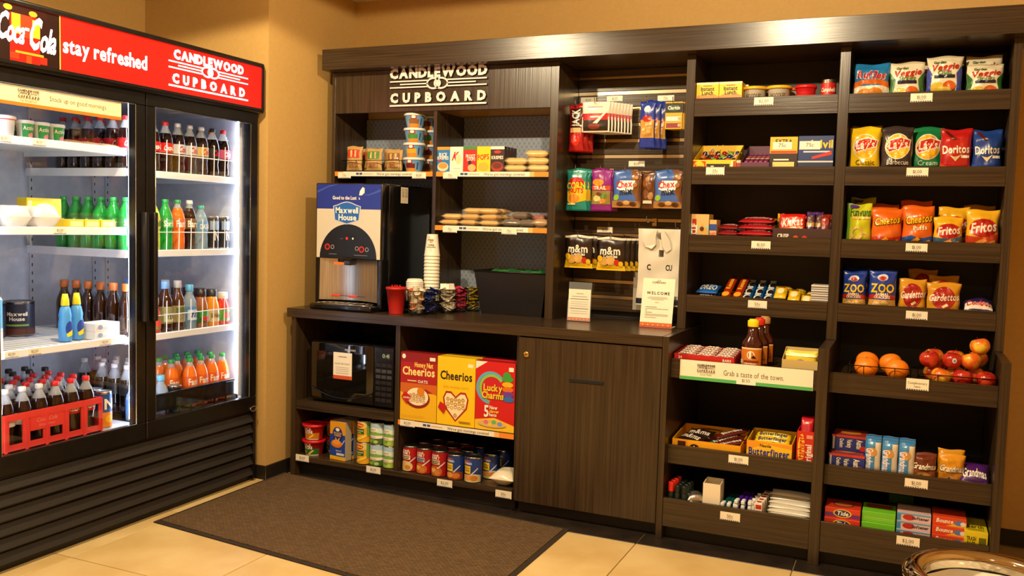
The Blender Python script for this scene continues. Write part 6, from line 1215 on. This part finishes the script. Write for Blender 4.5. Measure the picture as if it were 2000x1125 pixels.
can2 = lambda c, pr: canp('drink_can', .033, .165, c, pr, lid='#c8c6c0', lab=(.06, .94))
mon = can2('#16181c', (R(.1, .6, .9, .9, '#8aa0b8'), T('N', .5, .4, .3, WH, .3)))
nos = can2('#1a4a8a', (R(0, 0, 1, .45, '#d8821c'), T('N', .5, .7, .3, WH, .5), E(.5, .25, .2, .12, '#e8b01c')))
SX = [-.2125 - .078 * j for j in range(7)]
def lane(pr, y, z, n, label, cat, start=0, shape='bottle'):
    for j in range(start, start + n):
        spawn(pr, label + (' at the front of its lane' if j == 0 else ' farther back in its lane'), cat, (SX[j], y, z), rz=PI / 2 + .12 * math.sin(j * 5 + y * 40), group=None if j == 0 else label + ' lane')
S1 = [(coke, 'red labelled cola bottle behind the mullion', 6), (coke, 'red labelled cola bottle next to the mullion', 6), (coke, 'red labelled cola bottle near the door frame', 5), (coke, 'red labelled cola bottle beside the silver labelled lane', 4), (diet, 'silver labelled diet cola bottle beside the red labels', 3), (diet, 'silver labelled diet cola bottle beside the gold label', 3), (cafe, 'gold labelled cola bottle', 3), (zero, 'black labelled cola bottle', 3), (cher, 'pink labelled cherry cola bottle', 3)]
S2 = [(spr, 'green lemon-lime bottle behind the mullion', 6), (spr, 'green lemon-lime bottle next to the mullion', 6), (mtd, 'yellow-green citrus soda bottle', 4), (spr, 'green lemon-lime bottle beside the orange soda', 4), (fanl, 'orange soda bottle with green cap on the middle shelf', 4), (root, 'brown root beer bottle with white cap', 4), (wat, 'clear blue water bottle with teal cap', 3), (mon, 'tall black energy drink can', 3), (mon, 'tall black energy drink can by the cooler wall', 3)]
S3 = [(amb, 'dark tea bottle with orange cap behind the mullion', 6), (wat, 'water bottle with teal cap next to the mullion', 6), (stb, 'strawberry juice jar behind the mullion edge', 2), (tea, 'brown tea bottle with pale blue cap', 4), (teb, 'brown tea bottle with grey cap', 4), (prp, 'pale blue sports water bottle', 3), (v8, 'brown vegetable juice bottle with green label', 3), (oj, 'orange juice bottle with dark cap', 3), (stb, 'red strawberry juice jar by the cooler wall', 3)]
for row, z in ((S1, 1.5655), (S2, 1.2055), (S3, .8205)):
    for k, (pr, l, n) in enumerate(row): lane(pr, LY[k], z, n, l, 'can' if 'can' in l else 'bottle')
# right floor: orange sodas in a black tray
zb0 = .4305
for k, (j, i) in enumerate([(j, i) for j in range(3) for i in range(5)]):
    spawn(fan if j else fanl, ['orange soda bottle with green cap in the front row of the tray', 'orange soda bottle with green cap in the second row', 'orange soda bottle with green cap in the back row'][j], 'bottle', (-.215 - .082 * j - (.0 if i < 4 else .045), -.245 - .0755 * i, zb0 + .004), rz=PI / 2, group='orange sodas on the cooler floor')
for k, y in enumerate([-.665, -.745, -.825]): spawn(prp, ['pale blue capped water bottle beside the black can', 'pale blue capped water bottle second from the black can', 'pale blue capped water bottle beside the mullion'][k], 'bottle', (-.21, y, zb0 + .003), rz=PI / 2, sc=(1, 1, .85))
spawn(canp('drink_can', .033, .125, '#141416', (T('full', .5, .6, .3, '#d8d4cc', .6, sh=.2),), lid='#c8c6c0'), 'black drink can between the orange sodas and blue waters', 'can', (-.2, -.6 + .012, zb0 + .003), rz=PI / 2)
for k, (x, y) in enumerate([(-.3, -.7), (-.3, -.78), (-.38, -.7), (-.38, -.78), (-.46, -.62), (-.46, -.7), (-.46, -.78), (-.54, -.7), (-.54, -.62), (-.62, -.66), (-.62, -.74)]): spawn(wcp, 'dark cola bottle with white cap at the back of the cooler floor', 'bottle', (x, y, zb0 + .003), rz=PI / 2, group='white capped bottles on the cooler floor')
def tray():
    t = thing('bottle_tray', 'low black plastic tray around the orange sodas', 'tray'); m = clearmat('smoked_plastic', '#15120f', .85, .2)
    MB().box(-.155, -.86, zb0 + .03, -.152, -.203, zb0 + .1, m).obj('front_panel', t); MB().box(-.155, -.203, zb0, -.152 + .0, -.2, zb0 + .11, m).obj('corner_post', t)
    for k in range(9): MB().rbox(-.157, -.85 + .08 * k, zb0, -.15, -.843 + .08 * k, zb0 + .108, M('#14110f', .25), .001).obj('upright', t)
    MB().rbox(-.158, -.86, zb0 + .1, -.149, -.2, zb0 + .112, M('#14110f', .25), .002).obj('top_rail', t)
    MB().box(-.45, -.86, zb0 - .0003, -.158, -.2, zb0 + .0025, M('#14110f', .3)).obj('tray_floor', t)
tray()
# red crate
def crate():
    t = thing('bottle_crate', 'red plastic bottle crate with cut-out sides on the cooler floor', 'crate'); m = M('#d83c34', .35)
    x0, x1, y0, y1, H = -.495, -.16, -1.588, -1.045, .15; z = zb0
    mb = MB(); mb.box(x0, y0, z, x1, y1, z + .006, m); mb.obj('crate_floor', t)
    fr = MB(); ys = [y0 + (y1 - y0) * k / 6 for k in range(7)]
    fr.box(x1 - .006, y0, z, x1, y1, z + .03, m); fr.box(x1 - .006, y0, z + .125, x1 + .003, y1, z + H, m)
    for k, y in enumerate(ys):
        a = max(y0, y - .016); b_ = min(y1, y + .016); fr.box(x1 - .006, a, z + .03, x1, b_, z + .125, m)
        fr.box(x1, max(y0, y - .006), z, x1 + .004, min(y1, y + .006), z + H, m)
    fr.box(x1 - .006, ys[3] - .075, z + .07, x1 + .002, ys[3] + .075, z + .13, m)
    f_ = fr.obj('crate_front', t)
    link('printed_logo', printmesh([T('Coca-Cola', .5, .68, .3, '#e8847a', .8, 0, .3), T('Enterprises', .5, .26, .22, '#e8847a', .7, 0, .2)], .14, .05, lambda x, y, o: (x1 + .002 + o, ys[3] - .07 + x, z + .075 + y)), f_)
    for q in ((x0, y0, x1 - .0065, y0 + .006), (x0, y1 - .006, x1 - .0065, y1), (x0, y0 + .0065, x0 + .006, y1 - .0065)):
        MB().box(q[0], q[1], z + .0065, q[2], q[3], z + .06, m).box(q[0], q[1], z + .12, q[2], q[3], z + H, m).obj('crate_side', t)
crate()
grid = [[dcw, dcw, dcw, dcp, coke, coke, coke], [dcw, dcw, diet, coke, coke, coke, coke], [coke, coke, coke, coke, coke, coke, coke], [coke, coke, coke, coke, coke, coke, coke]]
nmz = {id(dcw): 'white capped cola bottle', id(dcp): 'purple labelled cola bottle', id(coke): 'red capped cola bottle', id(diet): 'silver labelled cola bottle'}
for j in range(4):
    for i in range(7):
        spawn(grid[j][i], nmz[id(grid[j][i])] + [' in the front row of the red crate', ' in the second row of the red crate', ' in the third row of the red crate', ' in the back row of the red crate'][j], 'bottle', (-.2055 - .0755 * j, -1.542 + .0755 * i, zb0 + .0065), rz=PI / 2 + .1 * math.sin(i * 3 + j), group='cola bottles in the red crate')
for k, y in enumerate([-1.555, -1.478, -1.4, -1.32, -1.24, -1.16, -1.08]):
    spawn([spr, spr, amb, amb, dmm, dmm, dmm][k], ['green capped bottle behind the crate', 'green capped bottle behind the crate', 'amber capped bottle behind the crate', 'amber capped bottle behind the crate', 'black capped bottle behind the crate', 'black capped bottle behind the crate', 'black capped bottle behind the crate'][k], 'bottle', (-.565, y, zb0), rz=PI / 2, group=['green', 'green', 'amber', 'amber', 'black', 'black', 'black'][k] + ' capped bottles behind the crate')
for k, (x, y) in enumerate([(-.645, -1.2), (-.645, -1.12), (-.645, -1.04), (-.565, -1.0)]): spawn(dmm, 'black capped bottle deep behind the crate', 'bottle', (x, y, zb0), rz=PI / 2, group='deep black capped bottles')
for k, (x, y, l) in enumerate([(-.2, -1.0, 'blue and orange energy drink can in front beside the crate'), (-.275, -.985, 'energy drink can second beside the crate'), (-.28, -1.055 + .0, 'energy drink can close behind the crate corner')][:2]): spawn(nos, l, 'can', (x, y, zb0), rz=PI / 2)
# left shelves
zs1, zs2, zs3 = 1.6525, 1.3065, .8285
yog = cupp('yogurt_tub', .032, .038, .075, '#ece8e4', (R(0, .85, 1, .92, '#c83a3a'), E(.5, .4, .3, .25, '#d8dce4')), '#efe9e4', .042)
for k, (x, y) in enumerate([(-.21, -1.53), (-.21, -1.45), (-.3, -1.5)]): spawn(yog, ['white yogurt tub with red line at the shelf end', 'white yogurt tub beside the green multipack', 'white yogurt tub in the second row'][k], 'yogurt', (x, y, zs1), rz=PI / 2)
yp_ = cupp('yogurt_cup', .026, .032, .065, '#dfe6dc', (R(.1, .05, .9, .95, '#2c9a52'), T('Activia', .5, .62, .22, WH, .7), E(.6, .2, .2, .14, '#d88a8a')), '#e8ecee', .034)
for k, (x, y) in enumerate([(-.2, -1.37), (-.2, -1.3), (-.2, -1.23), (-.275, -1.37), (-.275, -1.3), (-.275, -1.23)]): spawn(yp_, ['green yogurt cup next to the white tub', 'green yogurt cup in the middle of the front three', 'green yogurt cup beside the cheese packets', 'green yogurt cup in the second row next to the tubs', 'green yogurt cup in the second row middle', 'green yogurt cup in the second row beside the packets'][k], 'yogurt', (x, y, zs1), rz=PI / 2)
chs = packp('cheese_packet', .11, .09, .018, '#d8a860', '', WH, None, 151)
for k in range(3): spawn(chs, ['flat tan cheese packet beside the yogurt cups', 'flat tan cheese packet in the middle', 'flat tan cheese packet by the mullion'][k], 'cheese packet', (-.24, -1.14 + .085 * k, zs1), rz=PI / 2)
clr = MB().lathe([(.045, 0), (.05, .004), (.055, .055), (.058, .058), (.058, .062), (.001, .062)], clearmat('frosted_tub', '#dfe6ee', .7, .2), 20)
for k in range(3): spawn(('clear_tub', clr.mesh('clear_tub'), []), ['lowest', 'middle', 'top'][k] + ' frosted clear food tub of the stack', 'food tub', (-.235, -1.525, zs2 + .0625 * k), sc=(.9, .9, 1))
bw = packp('bread_bag', .15, .14, .085, '#e6e0d8', '', WH, None, 155, n=2.2)
for k, (y, l) in enumerate([(-1.415, 'white wrapped bread bag beside the clear tubs'), (-1.285, 'white wrapped bread bag beside the yellow boxes')]): spawn(bw, l, 'bread bag', (-.25, y, zs2), rz=PI / 2 + .05 * k, sc=(.82, 1, 1))
bb = boxp('butter_box', .165, .06, .12, '#e8cc1c', (E(.5, .5, .36, .32, WH), T('Blue', .5, .6, .2, '#1c2f6e', .5), T('Bonnet', .5, .4, .2, '#1c2f6e', .62), R(.03, .1, .14, .9, '#d8d8a8'), R(0, .0, 1, .08, '#d8501c')))
spawn(bb, 'yellow spread box with white oval standing on the shelf', 'butter box', (-.375, -1.17, zs2), rz=PI / 2)
by = boxp('butter_box', .075, .12, .035, '#e8cc28', (R(.1, .2, .9, .8, '#efe2a0'),))
for k, y in enumerate([-1.155, -1.075, -.995]): spawn(by, ['flat yellow butter box nearest the bread bags', 'flat yellow butter box between two others', 'flat yellow butter box nearest the mullion'][k], 'butter box', (-.235 + .0, y, zs2), rz=PI / 2)
mk_ = MB().box(-.036, -.036, 0, .036, .036, .2, M('#5aa8d8', .4)); mk_.add([(-.036, -.036, .2), (.036, -.036, .2), (.036, .036, .2), (-.036, .036, .2), (-.036, 0, .235), (.036, 0, .235)], [(0, 1, 5, 4), (2, 3, 4, 5), (1, 2, 5), (3, 0, 4)], M('#e8ecf0', .4)).box(-.036, -.002, .234, .036, .002, .258, M('#e8ecf0', .4))
spawn(('milk_carton', mk_.mesh('milk_carton'), [('printed_front', printmesh([R(0, 0, 1, .45, '#e8eef2'), P([(.0, .45), (.5, .56), (1, .42), (1, .38), (0, .4)], '#a8d0e8'), RG(.5, .76, .34, .07, .07, '#d8702a', 16, 0, PI), E(.5, .76, .3, .03, WH), R(0, .0, .55, .36, '#d83a9a'), R(0, .36, .55, .46, '#6ac02a'), T('2%', .28, .2, .1, WH, .4)], .072, .2, lambda x, y, o: (x - .036, -.036 - o, y)))]), 'blue and white gable-top milk carton with pink panel', 'milk carton', (-.215, -1.525, zs3), rz=PI / 2)
cof = canp('coffee_can', .062, .15, '#1a2238', (R(0, .0, 1, .2, '#5a2a18'), T('Maxwell', .5, .68, .12, WH, .6), T('House', .5, .52, .12, WH, .5), R(.2, .28, .8, .34, '#7a9a3a')), lid='#8a8680')
for k, (x, y) in enumerate([(-.56, -1.27), (-.56, -1.13), (-.69, -1.2)]): spawn(cof, ['dark coffee can next to the milk carton', 'dark coffee can next to the shelf middle', 'dark coffee can at the very back'][k], 'coffee can', (x, y, zs3), rz=PI / 4)
ib = MB().lathe([(.02, 0), (.027, .006), (.028, .07), (.024, .095), (.026, .11), (.02, .14), (.014, .15)], M('#4a9adc', .3), 18).mesh('spread_bottle'); ic = MB().lathe([(.0165, .1505), (.0175, .153), (.0155, .175), (.011, .2), (.001, .201)], M('#e8d41c', .35), 14).mesh('cap')
ip = printmesh([E(.5, .5, .5, .45, '#1c3f9a'), P([(.1, .2), (.9, .45), (.9, .1), (.2, 0)], '#ecd01c')], .036, .07, lambda x, y, o: ((.0283 + o) * math.sin((x - .018) / .028), -(.0283 + o) * math.cos((x - .018) / .028), y + .02), .01)
for k, (x, y) in enumerate([(-.24, -1.16), (-.25, -1.095)]): spawn(('spread_bottle', ib, [('cap', ic), ('printed_label', ip)]), ['light blue bottle with yellow cap beside its twin, toward the milk', 'light blue bottle with yellow cap next to the white cartons'][k], 'spread bottle', (x, y, zs3), rz=PI / 2)
eg = boxp('white_box', .13, .1, .034, '#e4e2dc', (R(.05, .2, .95, .5, '#c8ccd4'), E(.2, .5, .1, .3, '#8a9ab8')))
for k in range(2): spawn(eg, ['lower', 'upper'][k] + ' flat white food box near the mullion', 'food box', (-.225, -1.0, zs3 + .0345 * k), rz=PI / 2)
# price cards on the cooler shelves
for s, y, z, l in [('$1.00', -1.49, 1.628, 'small price card under the white yogurt tubs'), ('$1.00', -1.34, 1.628, 'small price card under the green yogurt cups'), ('$2.00', -1.25, 1.282, 'small price card under the yellow butter'), ('$3.00', -1.47, .804, 'small price card under the milk carton'), ('$2.00', -1.37, .804, 'small price card beside the milk carton card'), ('$3.00', -1.03, .804, 'small price card under the flat white boxes')]:
    spawn(tagp(s, .06, .026), l, 'price card', (-.157, y, z), rz=PI / 2)
# ================================================================== waste bin at the corner of the room
def waste():
    t = thing('waste_bin', 'round chrome waste bin with white liner in the foreground corner', 'bin', (3.203, -1.485, 0))
    H, r = .58, .172
    MB().lathe([(r * .82, 0), (r * .84, .01), (r * .97, H - .05), (r * .97, H - .03)], M('#8a8278', .2, 1), 40, cap=False).obj('bin_body', t)
    pf = [(r * .97, H - .04), (r * 1.0, H - .035)] + [(r * .965 + .026 * math.cos(a), H - .02 + .02 * math.sin(a)) for a in [-.6 + k * .35 for k in range(11)]] + [(r * .84, H - .04)]
    MB().lathe(pf, M('#cfc2ac', .08, 1), 48, cap=False).obj('chrome_rim', t)
    MB().lathe([(r * .8, .012), (.001, .012)], M('#3a342c', .6), 30, cap=False).obj('bin_floor', t)
    nr, na = 12, 44; vs = []; fs = []
    for i in range(nr):
        f = i / (nr - 1)
        for k in range(na):
            a = 2 * PI * k / na; rr_ = r * (.845 - .78 * f ** 1.3) * (1 + .03 * math.sin(7 * a + 3 * f))
            z = H - .045 - .11 * f + .014 * math.sin(5 * a + 9 * f) * f + .01 * math.sin(11 * a - 6 * f) * f
            vs.append((rr_ * math.cos(a), rr_ * math.sin(a), z))
    for i in range(nr - 1):
        for k in range(na): fs.append((i * na + k, i * na + (k + 1) % na, (i + 1) * na + (k + 1) % na, (i + 1) * na + k))
    MB().add(vs, fs, clearmat('liner_film', '#e6e0d2', .88, .25), True).obj('liner_bag', t)
waste()
